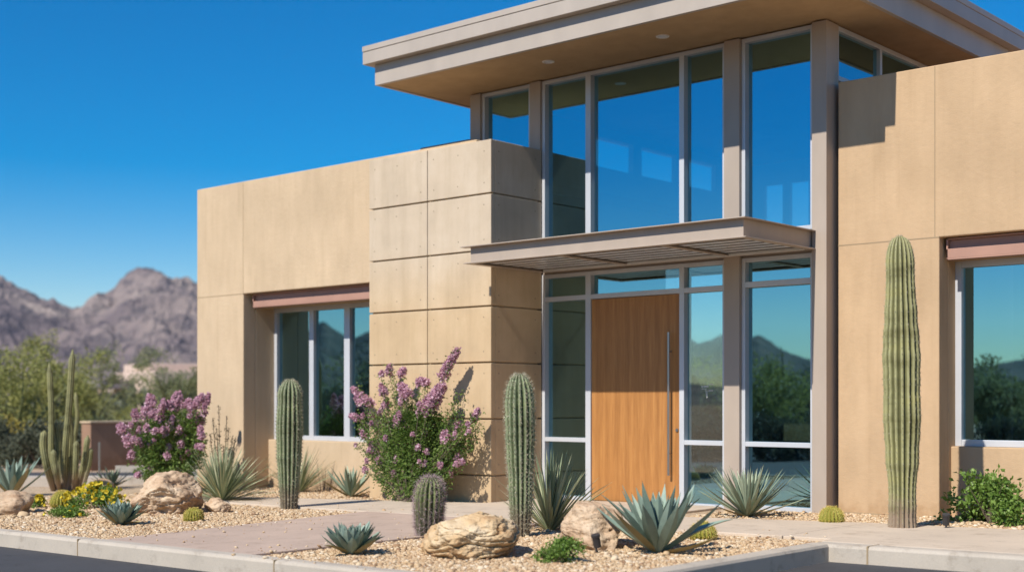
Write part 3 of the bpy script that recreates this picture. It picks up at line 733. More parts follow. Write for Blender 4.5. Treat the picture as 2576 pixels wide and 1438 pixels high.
def tree(name, pos, H, W, label, m, n, leafl, seed=0, group=None, trunkr=.09, base=.3, bark=GBARK, limbs=9, gap=-.18):
    rs = random.Random(seed); e = empty(name, pos, label, 'tree', group); tr = MB(); lf = MB(); ends = []
    for i in range(limbs):
        az = i*2.4+rs.uniform(-.4, .4); d = V3(az, R(rs.uniform(35, 80))); end = Vector((d.x*W*.42, d.y*W*.42, H*rs.uniform(.55, .85)))
        mid = Vector((d.x*W*.12, d.y*W*.12, H*.38)); path = bez(Vector((0, 0, 0)), mid, end, 7)
        tr.tube(path, [trunkr*(1-.11*k) for k in range(8)], 6, cap=False); ends += path[4:]
        for j in range(4):
            s = path[3+j]; q = s+rv(rs)*W*.2+Vector((0, 0, H*.1)); tr.tube([s, s.lerp(q, .5)+Vector((0, 0, .03*H)), q], [trunkr*.35, trunkr*.22, trunkr*.1], 4, cap=False); ends.append(q)
    tr.build('trunk', bark, e)
    cl = []
    for i in range(46):
        c = rs.choice(ends)+rv(rs)*W*.13; c.z = max(H*base, c.z); cl.append((c, rs.uniform(.06, .13)*W))
    for i in range(n):
        c, r = rs.choice(cl); o = rv(rs); p = c+Vector((o.x, o.y, o.z*.75))*r*rs.random()**.45
        if noise.noise(p*(5/W)+Vector((seed, 0, 0))) < gap: continue
        leaf_quad(lf, p, rv(rs)+Vector((0, 0, .3)), leafl*rs.uniform(.6, 1.2), leafl*.22, rs)
    lf.build('crown', m, e)
    return e

# ---------------------------------------------------------------- foreground planting
agave('agave', at(1656, 1390), 'big blue-green agave with broad pointed leaves in front of the wooden door', 'agave', 54, .72, .125, pk=.46, seed=4, spread=(14, 90), pw=.62, bend=(.45, -.15), shape=(.55, 1.0), cup=.36)
agave('agave', at(1880, 1300), 'grey-green agave with many narrow stiff leaves below the tall right-hand entry pane', 'agave', 100, .74, .055, AGAVEG, seed=8, spread=(8, 90), pw=.65, bend=(.25, -.2), shape=(.7, 1.0), cup=.3)
agave('agave', at(885, 1395), 'small compact blue agave rosette at the pink path edge near the kerb', 'agave', 96, .34, .092, pk=.5, ex=2.1, seed=12, spread=(18, 90), pw=.72, bend=(.5, .3), shape=(.75, 1.0), cup=.3, tip=.012)
agave('agave', at(882, 1250), 'green agave against the stucco under the west window, left of the concrete pier', 'agave', 26, .60, .085, AGAVEG, seed=15, spread=(18, 84), bend=(.45, -.2), shape=(.6, 1.0))
agave('agave', at(305, 1320), 'small blurred blue agave beside the yellow daisies near the kerb', 'agave', 90, .34, .088, pk=.5, ex=2.1, seed=22, spread=(18, 90), pw=.72, bend=(.5, .2), tip=.012)
agave('agave', at(30, 1247), 'large blue-grey agave at the far left edge of the photo', 'agave', 40, .74, .11, pw=.7, seed=25, spread=(30, 90), bend=(.3, -.2))
agave('agave', at(280, 1226), 'dark grey-green agave behind the yellow daisies and left of the large boulder', 'agave', 40, .48, .06, AGAVEG, seed=29, spread=(14, 84), bend=(.3, -.2))
yucca('yucca', at(1383, 1334), 'spiky green yucca between the central cactus and the pale rock', 150, .80, .030, seed=3, el0=26, el1=90, droop=-.3)
yucca('yucca', at(558, 1262), 'silvery green yucca fan behind the large boulder at left', 300, .84, .024, seed=5, el0=2, el1=88, droop=-.5)
yucca('yucca', at(636, 1225), 'yellow-green yucca beside the wing corner, behind the left cactus', 170, .78, .017, seed=6, el0=10, el1=86, droop=-.3, mats=(YUCCA, YUCCAD))
yucca('yucca', at(752, 1238), 'loose thin-bladed yucca right behind the left column cactus', 120, .78, .020, seed=7, el0=12, el1=80, droop=-.2)
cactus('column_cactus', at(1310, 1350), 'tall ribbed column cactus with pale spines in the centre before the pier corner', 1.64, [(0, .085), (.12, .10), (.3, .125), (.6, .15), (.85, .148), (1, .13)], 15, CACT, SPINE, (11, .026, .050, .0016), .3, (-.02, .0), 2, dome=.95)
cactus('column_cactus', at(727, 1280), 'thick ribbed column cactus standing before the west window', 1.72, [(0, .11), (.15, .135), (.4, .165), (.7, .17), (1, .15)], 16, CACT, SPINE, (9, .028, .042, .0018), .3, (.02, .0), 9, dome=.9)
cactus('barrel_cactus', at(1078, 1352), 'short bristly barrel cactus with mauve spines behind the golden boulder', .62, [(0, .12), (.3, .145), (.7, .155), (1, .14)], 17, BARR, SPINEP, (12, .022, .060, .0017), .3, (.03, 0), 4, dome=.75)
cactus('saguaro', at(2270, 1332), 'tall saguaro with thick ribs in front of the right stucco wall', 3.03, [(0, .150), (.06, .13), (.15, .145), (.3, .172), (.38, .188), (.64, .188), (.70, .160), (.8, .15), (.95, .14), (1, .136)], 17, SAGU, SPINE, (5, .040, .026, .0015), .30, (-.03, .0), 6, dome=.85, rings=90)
GB = ((9, .018, .022, .0012))
def golden(pos, r, h, label, seed):
    return cactus('golden_barrel_cactus', pos, label, h, [(0, r*.75), (.25, r*.97), (.5, r), (.8, r*.88), (1, r*.8)], 20, GOLDB, SPINEY, (12, .014, .030, .0017), .2, (0, 0), seed, dome=.62, rings=24, cat='cactus', group='golden barrel cacti')
golden(at(1768, 1358), .135, .185, 'golden barrel cactus right of the big blue agave', 31)
golden(at(2092, 1318), .14, .20, 'golden barrel cactus at the foot of the steel corner column', 32)
golden(at(487, 1311), .14, .165, 'golden barrel cactus in front of the large left boulder', 33)
golden(at(157, 1277), .16, .24, 'golden barrel cactus at the foot of the many-stemmed cactus', 34)
rock('boulder', at(1181, 1392), (.64, .42, .27), 'long golden layered boulder in the foreground gravel', ROCK1, 5, 7, R(-41), .045, 7, .055, dirs=[(90, 70, .82), (-90, 20, .8), (0, 0, .9)])
rock('boulder', at(1488, 1372), (.62, .36, .30), 'pinkish angular rock behind the green ground shrub', ROCK2, 11, 13, R(-35), .02, 6, .045, dirs=[(-60, 10, .7), (90, 80, .72), (150, 10, .8)])
rock('boulder', at(418, 1288), (.68, .46, .35), 'large tan boulder at left below the mauve shrub', ROCK2, 14, 8, R(-30), .03, 6, .07, dirs=[(180, 45, .62), (0, -10, .85), (-60, 30, .8)])
rock('boulder', at(548, 1288), (.19, .14, .12), 'small broken rock beside the large left boulder', ROCK2, 17, 8, R(10), .02, 5, .09)
rock('boulder', at(30, 1292), (.36, .30, .20), 'low pink boulder at the left edge of the gravel', ROCK2, 21, 8, R(-35), .02, 5, .06)
rock('boulder', at(250, 1232), (.34, .24, .14), 'flat pale rock behind the yellow daisies', ROCK2, 24, 7, R(-25), .02, 5, .06)
# low green shrub, small weed, right bush, daisies
bush('ground_shrub', at(1420, 1412), (.30, .27, .20), 'low leafy green shrub in the gravel in front of the pinkish rock', LEAFB, 2600, .030, 3, 'shrub', gap=-.2)
bush('ground_shrub', at(1062, 1352), (.05, .05, .07), 'tiny green sprig at the foot of the bristly barrel cactus', LEAFB, 90, .02, 5, 'shrub', gap=-.5, nstem=4)
bush('bush', at(2490, 1318), (.56, .44, .58), 'bright green leafy bush under the right window', LEAFB, 3600, .062, 8, gap=-.22, nstem=18)
bush('daisy_bush', at(240, 1280), (.56, .40, .34), 'green daisy clump with yellow flowers behind the small blue agave', LEAFB, 4200, .036, 12, 'flowering plant', flowers=110, gap=-.3, fr=.03)
bush('daisy_bush', at(168, 1300), (.36, .28, .14), 'low green mat with two yellow flowers in front of the round golden cactus', LEAFB, 1600, .034, 13, 'flowering plant', flowers=7, gap=-.3, fr=.024)
bush('daisy_bush', at(96, 1278), (.15, .13, .17), 'small yellow flower clump right of the low pink boulder', LEAFB, 500, .03, 14, 'flowering plant', flowers=36, gap=-.3, fr=.026)

# mauve flowering shrubs: blossom spikes at the stem ends
def up_y(u, v, Y):
    k = (u-CX)/F; d = (Y-CAM[1])/(k*YA[0]+YA[1]); return up_at(u, v, d)
def cl(u0, v0, u1, v1, r, d, dd=0.):
    if d < 19: return (up_y(u0, v0, -.34+dd*.55), up_y(u1, v1, -.34+dd*.55), r)
    return (up_at(u0, v0, d+dd), up_at(u1, v1, d+dd), r)
Z = lambda x, y: (608.4+x*.5, 719+y*.5)
S = []
for (a, b, c, d_, r, dd) in [(1010, 455, 1085, 320, .075, .1), (945, 600, 1010, 500, .11, -.1), (905, 640, 960, 590, .08, -.2), (740, 440, 745, 400, .06, .2), (800, 450, 815, 415, .06, .1), (700, 450, 705, 430, .04, 0), (715, 540, 700, 500, .06, -.1), (830, 550, 800, 500, .09, -.3), (735, 600, 725, 570, .06, .2),
        (650, 590, 555, 515, .062, .1), (600, 590, 570, 560, .05, 0), (585, 665, 545, 650, .05, -.1), (655, 660, 650, 640, .05, .1), (790, 690, 785, 655, .075, -.4), (1030, 780, 1020, 735, .075, -.25), (1085, 720, 1080, 690, .06, .1), (1170, 670, 1190, 620, .055, .15), (620, 760, 600, 730, .05, 0), (665, 840, 650, 790, .065, -.2), (690, 880, 690, 860, .05, -.3),
        (780, 880, 780, 855, .045, -.45), (930, 835, 930, 825, .04, -.4), (1000, 905, 995, 890, .04, -.4), (1085, 870, 1085, 845, .045, -.1), (770, 950, 765, 935, .045, -.4), (915, 900, 920, 880, .045, -.4), (625, 930, 615, 915, .045, -.1), (930, 490, 900, 470, .06, .2), (890, 500, 885, 470, .04, .2), (575, 800, 570, 795, .02, 0), (790, 740, 795, 720, .04, -.3), (920, 745, 930, 735, .04, -.3), (1050, 945, 1050, 930, .035, -.2)]:
    u0, v0 = Z(a, b); u1, v1 = Z(c, d_); S.append(cl(u0, v0, u1, v1, r, 18.45, dd))
for _ in range(34):
    u, v = random.uniform(905, 1190), random.uniform(985, 1215)
    if abs(u-1045)/150+abs(v-1100)/150 < 1.25: S.append(cl(u, v, u, v-8, random.uniform(.022, .042), 18.45, random.uniform(-.55, -.2)))
E1 = [up_y(*Z(x, y), -.34+dd*.5) for x, y, dd in [(1205, 640, .1), (1185, 690, .1), (1165, 640, 0), (1210, 690, .1), (1150, 720, 0), (1180, 760, .1), (1120, 690, 0), (1110, 570, .1), (1095, 640, 0), (1150, 820, 0), (1100, 800, -.1), (1060, 850, -.2), (700, 800, 0), (680, 700, .1), (760, 640, .1), (860, 560, .1), (900, 560, .1), (960, 560, 0), (1100, 530, .1), (1090, 620, .1), (1195, 720, .2), (1140, 800, .1), (680, 960, -.2), (715, 1020, -.2), (850, 1000, -.4), (960, 960, -.3), (1040, 1000, -.1), (590, 690, 0), (620, 820, 0), (760, 560, .2), (850, 640, -.2), (745, 395, .2), (1080, 310, .1), (580, 500, .1), (1130, 760, .1), (900, 960, -.4), (1000, 640, .1)]]
flower_shrub('flowering_shrub', at(1030, 1266), 'mauve flowering shrub in front of the concrete pier', S, 2, 150, .043, LEAF, extra=E1, flr=.0165, fill=(up_y(1048, 1120, -.38), (.64, .28, .56)), fill_n=17000)
S = []; W = lambda x, y: (x/3.423/1.0683, (880+y/3.423)/1.0683)
for (a, b, c, d_, r) in [(1400, 720, 1380, 630, .09), (1340, 800, 1330, 740, .08), (1470, 830, 1480, 740, .10), (1550, 830, 1540, 760, .08), (1620, 700, 1640, 610, .10), (1600, 770, 1610, 720, .07), (1730, 720, 1740, 670, .08), (1820, 700, 1860, 620, .08), (1850, 860, 1840, 800, .08), (1250, 830, 1240, 760, .07), (1140, 950, 1100, 900, .09), (1180, 1050, 1180, 1000, .09), (1290, 1060, 1280, 1030, .07), (1350, 950, 1350, 900, .06), (1210, 1180, 1210, 1140, .07), (1410, 1050, 1405, 1030, .05), (1550, 1110, 1550, 1080, .05), (1640, 980, 1640, 930, .05), (1740, 1030, 1740, 990, .06), (1830, 1150, 1830, 1120, .05), (1680, 1200, 1680, 1180, .045), (1400, 1290, 1390, 1275, .04), (1265, 1360, 1265, 1345, .05), (1560, 900, 1560, 880, .06), (1900, 690, 1920, 610, .05)]:
    u0, v0 = W(a, b); u1, v1 = W(c, d_); S.append(cl(u0, v0, u1, v1, r, 21.4, random.uniform(-.3, .3)))
for _ in range(34):
    u, v = random.uniform(325, 520), random.uniform(1010, 1150); S.append(cl(u, v, u, v-8, random.uniform(.03, .06), 21.4, random.uniform(-.55, -.1)))
E2 = [up_at(*W(x, y), 21.4) for x, y in [(1850, 930), (1880, 1000), (1900, 800), (1700, 900), (1250, 1300), (1400, 1200), (1300, 1150), (1600, 1250), (1800, 1050)]]
flower_shrub('flowering_shrub', at(420, 1228), 'mauve flowering shrub left of the building corner behind the large boulder', S, 5, 110, .052, LEAF, extra=E2, flr=.018, fill=(up_at(430, 1130, 21.4), (.66, .5, .62)), fill_n=9000)
# dry seed stalks between shrub and wall
e = empty('dry_shrub', at(560, 1240), 'thin reddish-brown stalks standing before the wing wall right of the left mauve shrub', 'shrub'); O = Vector(e.location); st = MB(); lf = MB(); rs = random.Random(4)
for (u, v) in ((550, 1020), (535, 1050), (570, 1045), (585, 1095), (575, 1075), (545, 1075), (592, 1100), (562, 1120), (528, 1090)):
    p = up_at(u, v, 20.3)-O; pts = bez(Vector((0, 0, 0)), Vector((p.x*.7, p.y*.7, p.z*.4)), p, 8); st.tube(pts, .005, 4, cap=False)
    for i in range(80):
        t = rs.uniform(.45, 1)*8; k = min(int(t), 7); q = pts[k].lerp(pts[k+1], t-k); leaf_quad(lf, q+rv(rs)*.018, rv(rs)+Vector((0, 0, .5)), .028, .009, rs)
st.build('stems', BARK, e); lf.build('leaves', LEAFD, e)
# many-stemmed cactus
e = empty('organ_pipe_cactus', at(165, 1232), 'many-stemmed blurred cactus with two tall stems at left', 'cactus'); O = Vector(e.location)
def stem(pts, r, seed):
    P = [Vector(p)-O for p in pts]; path = []
    for i in range(len(P)-1): path += [P[i].lerp(P[i+1], t/5) for t in range(5)]
    path.append(P[-1])
    for _ in range(2): path = [path[0]]+[(path[i-1]+path[i]*2+path[i+1])/4 for i in range(1, len(path)-1)]+[path[-1]]
    vs = []; rib = []; ribs = 9; per = ribs*4; n = len(path); a = Vector((1, 0, 0))
    for i, p in enumerate(path):
        t = (path[min(i+1, n-1)]-path[max(i-1, 0)]).normalized(); a = (a-t*a.dot(t)).normalized(); b = t.cross(a); s = i/(n-1)
        rr = r*(.8+.2*min(1, s*5))*(math.sqrt(max(0.02, 1-((s-.93)/.07)**2)) if s > .93 else 1)
        for k in range(per):
            an = 2*math.pi*k/per; c = abs(math.cos(an*ribs/2)); rib.append(c); q = rr*(.8+.2*c); vs.append(p+(a*math.cos(an)+b*math.sin(an))*q)
    me = bpy.data.meshes.new('stem'); me.from_pydata(vs, [], [(i*per+k, i*per+(k+1) % per, (i+1)*per+(k+1) % per, (i+1)*per+k) for i in range(n-1) for k in range(per)]+[tuple((n-1)*per+k for k in range(per))])
    at_ = me.attributes.new('rib', 'FLOAT', 'POINT'); at_.data.foreach_set('value', rib); link('stem', me, SAGU, e, smooth=True)
for i, (pts, r, d) in enumerate([(((160, 1232), (165, 1120), (175, 1010), (183, 878)), .055, 22.0), (((140, 1232), (128, 1150), (130, 1040), (124, 912)), .05, 22.2), (((135, 1232), (117, 1170), (108, 1120), (112, 1082)), .06, 21.8),
        (((152, 1232), (146, 1150), (148, 1110), (140, 1060)), .05, 22.3), (((170, 1232), (176, 1150), (178, 1090), (173, 1046)), .055, 22.2), (((185, 1232), (190, 1190), (191, 1140), (192, 1108)), .05, 21.8), (((195, 1232), (205, 1190), (214, 1150), (221, 1094)), .05, 22.0),
        (((205, 1232), (218, 1190), (226, 1160), (229, 1125)), .045, 22.3), (((150, 1232), (142, 1190), (137, 1160), (134, 1130)), .045, 21.7), (((178, 1232), (186, 1120), (196, 1050), (190, 985)), .035, 22.4)]):
    stem([up_at(u, v, d) if v < 1230 else up_at(u, v, 22.2) for u, v in pts], r, i)

# ---------------------------------------------------------------- small fixtures
def spot(pos, label, rz):
    e = empty('landscape_spotlight', pos, label, 'garden light'); e.rotation_euler[2] = rz
    mb = MB(); mb.tube([(0, 0, -.03), (0, 0, .07)], .010, 8); mb.tube([(0, 0, -.005), (0, 0, .008)], .03, 12); mb.build('stake', DARKM, e)
    mb = MB(); mb.tube([(0, .02, .06), (0, -.01, .16)], .034, 14); mb.tube([(0, -.006, .150), (0, -.012, .172)], .040, 14); mb.build('lamp_head', DARKM, e, bevel=.002)
spot(at(1500, 1392), 'small dark cylinder garden spotlight beside the low green shrub', 0); spot(at(2380, 1334), 'small grey garden spotlight in front of the green bush by the right window', .5)
e = empty('marker_post', at(250, 1203, -.12), 'thin pale marker post beyond the driveway edge at left', 'post'); mb = MB(); mb.tube([(0, 0, 0), (0, 0, .72)], .022, 10); mb.build('post_tube', SSTEEL, e)
# ---------------------------------------------------------------- beyond the driveway
def wallrun():
    e = empty('garden_wall', at(228, 1168, -.12), 'low brown stucco wall with a sunlit end beyond the driveway', 'wall'); O = Vector(e.location)
    mb = MB(); mb.box(-.42, 0, 0, 7.5, -.3, 1.0); mb.build('wall_face', WALLB, e, bevel=.01); mb = MB(); mb.box(-.45, .03, -.03, 7.53, 1.0, 1.05); mb.build('coping', STUC, e, bevel=.01)
wallrun()
def house(u, v, d, w, label, rz=R(-15)):
    p = at_depth(u, d); e = empty('house', (p[0], p[1], -.15), label, 'house'); e.rotation_euler[2] = rz
    mb = MB(); mb.box(-w/2, w/2, 0, 8, 0, 3.7); mb.box(-w*.75, -w*.1, 1.5, 7, 3.7, 4.4); mb.build('wall', PINK, e, bevel=.03)
    mb = MB(); mb.box(-w*.62, w*.05, -2.6, -.01, 2.5, 3.1); mb.build('porch_roof', paint('grey_roof', (.23, .2, .19), .8), e)
    mb = MB(); mb.box(-w*.4, -w*.05, -.06, .0, .5, 2.3); mb.build('window', DARKM, e)
    mb = MB(); mb.box(w*.2, w*.38, -.05, .0, 0, 2.1); mb.build('door', BROWN, e)
    for x in (-w*.6, 0): mb = MB(); mb.box(x, x+.25, -2.5, -2.25, 0, 2.5); mb.build('porch_column', STUC, e)
    return e
house(335, 950, 95, 9.5, 'pale pink house with a shaded grey porch among the distant trees')
house(262, 950, 125, 8, 'small pale house partly hidden behind the trees at left', R(-30))
T = [(35, 38, 2.9, 5.5, PALO, 'wide yellow-green tree at the far left edge', 6500, .13), (140, 44, 3.9, 5.2, PALO, 'tall yellow-green tree behind the many-stemmed cactus', 7000, .13), (225, 52, 3.3, 4.6, PALO2, 'rounded grey-green tree just right of the many-stemmed cactus', 5500, .13),
     (450, 48, 3.1, 5.0, PALO2, 'feathery tree behind the left mauve shrub beside the building corner', 7000, .11), (440, 62, 2.6, 4.2, PALO2, 'pale feathery tree right of the pink house', 4500, .14), (285, 70, 2.3, 3.4, OLIVE, 'dark small tree left of the pink house', 3000, .15), (350, 58, 1.2, 3.6, PALO, 'low yellow-green tree in front of the pink house', 3500, .13), (-60, 50, 3.6, 6, PALO, 'yellow-green tree just outside the left edge', 3000, .15)]
for i, (u, d, h, w, m, lab, n, ll) in enumerate(T):
    x, y = at_depth(u, d); tree('tree', (x, y, -.2), h, w, lab, m, n, ll, 40+i, 'desert trees beyond the driveway', .08, .22)
Bs = [(55, 33.5, 1.1, .9, OLIVE, 'dark grey-green bush left of the many-stemmed cactus beyond the driveway'), (95, 33, .95, 1.1, OLIVE, 'round dark bush directly behind the many-stemmed cactus'), (-10, 35, 1.2, 1.0, OLIVE, 'dark bush at the left edge beyond the driveway'),
      (15, 37, 1.3, 1.35, YGRASS, 'yellowish brittle bush under the far left tree'), (100, 37, 1.4, 1.3, YGRASS, 'yellowish brittle bush behind the dark round bush'), (250, 40, 1.2, 1.1, PALO2, 'grey-green bush behind the brown wall'), (310, 38, 1.3, 1.2, PALO2, 'straw-coloured bush above the brown wall'), (395, 38, 1.5, 1.5, PALO, 'yellow-green bush behind the left mauve shrub'), (180, 36, 1.0, 1.2, OLIVE, 'olive bush behind the tall cactus stems'), (470, 36, 1.4, 1.3, PALO2, 'grey bush beside the building corner')]
for i, (u, d, w, h, m, lab) in enumerate(Bs):
    x, y = at_depth(u, d); bush('bush', (x, y, -.2), (w, w, h), lab, m, 2600, .10, 60+i, gap=-.3, group='bushes beyond the driveway', nstem=10)
rs = random.Random(77); mb = MB(); st = MB()       # scrub to the foot of the hills
for i in range(900):
    d = 60*10**(rs.random()*1.0); u = rs.uniform(-300, 900); x, y = at_depth(u, d); s = rs.uniform(.8, 2.2)
    for k in range(26):
        o = rv(rs); leaf_quad(mb, Vector((x, y, -.2+s*.4))+Vector((o.x, o.y, abs(o.z)*.8))*s*.6, o, s*.42, s*.15, rs)
tag(mb.build('scrub', OLIVE), kind='stuff')
# plants and trees across the road, seen in the glass
def mirr(u, d): x, y = at_depth(u, d); return (x, 2.3-y, -.2)
for i, (u, d, h, w, m, lab) in enumerate([(1890, 44, 4.6, 6.5, PALO, 'tree across the road opposite the entry'), (1830, 52, 3.2, 4.5, PALO2, 'smaller tree across the road opposite the door'), (2010, 60, 3.2, 6, PALO2, 'broad tree across the road'), (840, 60, 2.2, 9, PALO, 'low tree across the road opposite the west window'), (2460, 42, 4.4, 5, PALO2, 'tree across the road opposite the right window'), (930, 55, 2.4, 7, PALO, 'second low tree across the road opposite the west window'), (1725, 62, 3.5, 5, OLIVE, 'dark tree across the road'), (1960, 50, 4.0, 6, OLIVE, 'dark broad tree across the road opposite the tall right-hand pane'), (770, 52, 3.0, 7, OLIVE, 'dark low tree across the road opposite the west window'), (880, 48, 2.8, 7, OLIVE, 'dark wide tree across the road opposite the west window'), (2540, 50, 3.8, 6, OLIVE, 'dark tree across the road opposite the right window')]):
    tree('tree', mirr(u, d), h*.62, w, lab, m, 6500, .15, 80+i, 'trees across the road', .1, .2)
x, y, z = mirr(1745, 38); cactus('saguaro', (x, y, -.1), 'saguaro across the road', 2.3, [(0, .16), (1, .17)], 14, SAGU, SPINE, (1, .2, .02, .001), .12, (0, 0), 3, dome=1.0, rings=30, tmin=2)
for i, u in enumerate((1735, 1790, 1850, 1910, 1970, 2035, 2470, 2540, 780, 860, 940)):
    bush('bush', mirr(u, 36.5), (1.3, 1.2, 1.25), 'dark bush across the road, number %s along the kerb' % ('one two three four five six seven eight nine ten eleven'.split()[i]), OLIVE, 1500, .12, 90+i, gap=-.4, group='bushes across the road', nstem=6)
kerb('kerb', seg((60, -24), (-70, -24), 2), w=.2, top=.03)
for i, (u, d) in enumerate(((1722, 44), (1765, 47), (1808, 43), (1750, 56), (1800, 60), (1990, 46), (1930, 44))):
    bush('bush', mirr(u, d), (2.0, 1.8, 1.75), 'tall dark bush in the second row across the road, number %s from the door side' % ('one two three four five six seven'.split()[i]), OLIVE, 1600, .15, 120+i, gap=-.4, group='bushes across the road', nstem=6)

# ---------------------------------------------------------------- loose stones
def pebbles(name, regions, seed=0, dz=0.0):
    rg = np.random.default_rng(seed); t = (1+5**.5)/2
    iv = np.array([(-1,t,0),(1,t,0),(-1,-t,0),(1,-t,0),(0,-1,t),(0,1,t),(0,-1,-t),(0,1,-t),(t,0,-1),(t,0,1),(-t,0,-1),(-t,0,1)])/1.902
    fi = np.array([(0,11,5),(0,5,1),(0,1,7),(0,7,10),(0,10,11),(1,5,9),(5,11,4),(11,10,2),(10,7,6),(7,1,8),(3,9,4),(3,4,2),(3,2,6),(3,6,8),(3,8,9),(4,9,5),(2,4,11),(6,2,10),(8,6,7),(9,8,1)])
    C = []; 
    for x0, x1, y0, y1, dens, r, test in regions: # strewn stones lie on the slabs too
        n = int((x1-x0)*(y1-y0)*dens); xs = rg.uniform(x0, x1, n); ys = rg.uniform(y0, y1, n); rr = r*rg.lognormal(0, .42, n)
        k = np.array([test(a, b) for a, b in zip(xs, ys)], bool); C.append(np.stack([xs[k], ys[k], rr[k]], 1))
    C = np.concatenate(C); n = len(C)
    sc_ = np.stack([rg.uniform(.75, 1.3, n), rg.uniform(.75, 1.3, n), rg.uniform(.45, .8, n)], 1)*C[:, 2:3]
    a = rg.uniform(0, 6.283, n); ca, sa = np.cos(a), np.sin(a)
    V = iv[None]*(1+rg.uniform(-.22, .22, (n, 12, 1)))*sc_[:, None, :]
    tl = rg.uniform(-.5, .5, (n, 1)); V = np.stack([V[..., 0], V[..., 1], V[..., 2]+tl*V[..., 0]], -1)
    X = V[..., 0]*ca[:, None]-V[..., 1]*sa[:, None]+C[:, 0:1]; Y = V[..., 0]*sa[:, None]+V[..., 1]*ca[:, None]+C[:, 1:2]
    Zc = V[..., 2]+.013*np.clip(C[:, 0:1], -9, 9)+dz+sc_[:, 2:3]*rg.uniform(.0, .7, (n, 1))
    vs = np.stack([X, Y, Zc], -1).reshape(-1, 3).astype(np.float32)
    fs = (fi[None]+np.arange(n)[:, None, None]*12).reshape(-1).astype(np.int32); nf = n*20
    me = bpy.data.meshes.new(name); me.vertices.add(n*12); me.vertices.foreach_set('co', vs.ravel()); me.loops.add(nf*3); me.loops.foreach_set('vertex_index', fs)
    me.polygons.add(nf); me.polygons.foreach_set('loop_start', np.arange(0, nf*3, 3, dtype=np.int32)); me.update(calc_edges=True)
    return tag(link(name, me, PEB), kind='stuff')
al = lambda x, y: True
def leftbed(x, y): return x < .38-(y+6.13)*.14
def upper(x, y):      # strip between walk and west wing
    if x < -4.13: return y > -1.15 or x < -4.95
    if x < -2.72: return y > -1.16+(x+4.13)*.25
    return y > -.8+(x+2.72)*.262
def rbed(x, y):
    if x < 3.35: return y > 1.2
    return y > (-.60+(x-3.35)*.222 if x < 5.6 else -.10)
pebbles('loose_gravel', [(2.76, 6.17, -6.12, -2.05, 5200, .0086, al), (-3.2, .45, -6.12, -2.1, 4200, .0086, leftbed), (-7, -3.2, -6.12, -2.1, 700, .017, al),
    (-6.5, 0, -2, .86, 1900, .0098, lambda x, y: upper(x, y) and (x < -5.9 or y < .86) and not (x > -2.45 and y > -.01)), (3.1, 7.5, -.65, 1.18, 3200, .0092, lambda x, y: rbed(x, y) and y < (1.05 if x < 4.5 else 1.18)), (6.2, 8.2, .0, 1.18, 700, .014, al)], 5)

def edge(x, y): return abs(x-2.76) < .35*random.random()**2 or (abs(x-(.38-(y+6.13)*.14)) < .4*random.random()**2) or random.random() < .05
pebbles('loose_gravel', [(.2, 2.9, -6.1, -2.1, 130, .0085, edge), (-2.7, 6.0, -2.08, -.7, 30, .0085, lambda x, y: abs(y+2.08) < random.random()**2 or y > -.8+(x+2.72)*.262-.2), (2.6, 6.3, -6.30, -6.14, 120, .008, al)], 9, .032)
rs = random.Random(91); mb = MB()
for _ in range(420):
    x, y = rs.choice([(rs.uniform(2.8, 6.1), rs.uniform(-6.1, -2.1)), (rs.uniform(-3, .2), rs.uniform(-6, -2.2)), (rs.uniform(-2.2, -.3), rs.uniform(-.9, -.2)), (rs.uniform(3.4, 6), rs.uniform(-.3, 1))])
    leaf_quad(mb, Vector((x, y, gz(x)+.016)), Vector((rs.uniform(-1, 1), rs.uniform(-1, 1), rs.uniform(-.1, .3))), rs.uniform(.018, .045), .006, rs)
tag(mb.build('leaf_litter', LEAFD), kind='stuff')
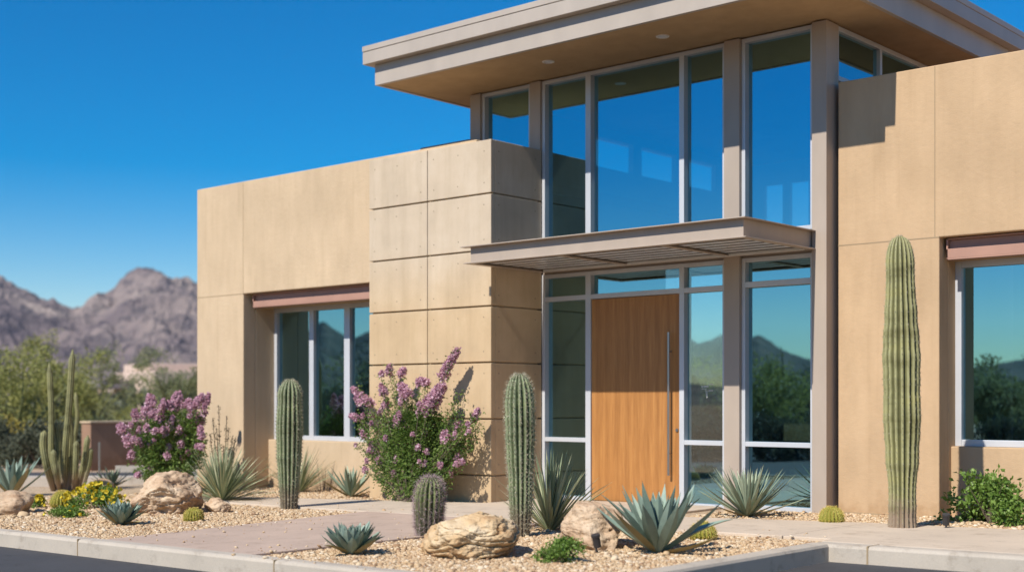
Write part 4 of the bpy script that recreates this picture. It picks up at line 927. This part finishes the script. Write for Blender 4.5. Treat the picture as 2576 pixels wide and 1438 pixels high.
# ================================================================== AIR
hm = bpy.data.materials.new('haze_air'); hm.use_nodes = True; nt = hm.node_tree; nt.nodes.clear(); o = N(nt, 'ShaderNodeOutputMaterial'); pv = N(nt, 'ShaderNodeVolumePrincipled')
pv.inputs['Color'].default_value = (.78, .86, 1, 1); pv.inputs['Density'].default_value = HAZE; pv.inputs['Anisotropy'].default_value = 0
nt.links.new(pv.outputs[0], o.inputs['Volume'])
mb = MB(); mb.box(-3300, 3300, -3300, 3300, -3, 190); hz = tag(mb.build('haze', hm), kind='stuff')

# ================================================================== LIGHT, SKY, CAMERA
sd = Vector((-.025, 1.0, -1.015)).normalized()          # direction the light travels
sun = bpy.data.lights.new('sun', 'SUN'); sun.energy = 4.9; sun.angle = R(.53); sun.color = (1.0, .945, .86)
so = bpy.data.objects.new('sun', sun); col.objects.link(so); so.rotation_euler = sd.to_track_quat('-Z', 'Y').to_euler()
w = bpy.data.worlds.new('World'); scn.world = w; w.use_nodes = True; nt = w.node_tree; bg = nt.nodes['Background']
sky = nt.nodes.new('ShaderNodeTexSky'); sky.sky_type = 'NISHITA'; sky.sun_disc = False
s = -sd; sky.sun_elevation = math.asin(s.z); sky.sun_rotation = math.atan2(s.x, s.y); sky.altitude = 400; sky.air_density = 1.0; sky.dust_density = .15; sky.ozone_density = 2.5
hs = nt.nodes.new('ShaderNodeHueSaturation'); hs.inputs['Saturation'].default_value = 1.75; hs.inputs['Hue'].default_value = .502
nt.links.new(sky.outputs[0], hs.inputs['Color']); nt.links.new(mixc(nt, hs.outputs[0], (1.0, .98, 1.0), 1.0, 'MULTIPLY'), bg.inputs[0]); bg.inputs[1].default_value = .103
cam = bpy.data.cameras.new('camera'); co = bpy.data.objects.new('camera', cam); col.objects.link(co); scn.camera = co
cam.sensor_width = 36; cam.lens = F/2576*36; cam.shift_y = (HZ-719)/2576; cam.clip_start = .1; cam.clip_end = 9000
co.location = CAM; vd = Vector((XA[1], YA[1], 0)); co.rotation_euler = vd.to_track_quat('-Z', 'Y').to_euler()
cam.dof.use_dof = True; cam.dof.focus_distance = 14.3; cam.dof.aperture_fstop = .9
vs_ = scn.view_settings; scn.display_settings.display_device = 'sRGB'; vs_.view_transform = 'Standard'; vs_.look = 'None'; vs_.exposure = .25; vs_.gamma = 1; vs_.use_curve_mapping = False
scn.cycles.max_bounces = 8; scn.cycles.transparent_max_bounces = 12; scn.cycles.use_denoising = True
scn.cycles.caustics_reflective = False; scn.cycles.caustics_refractive = False
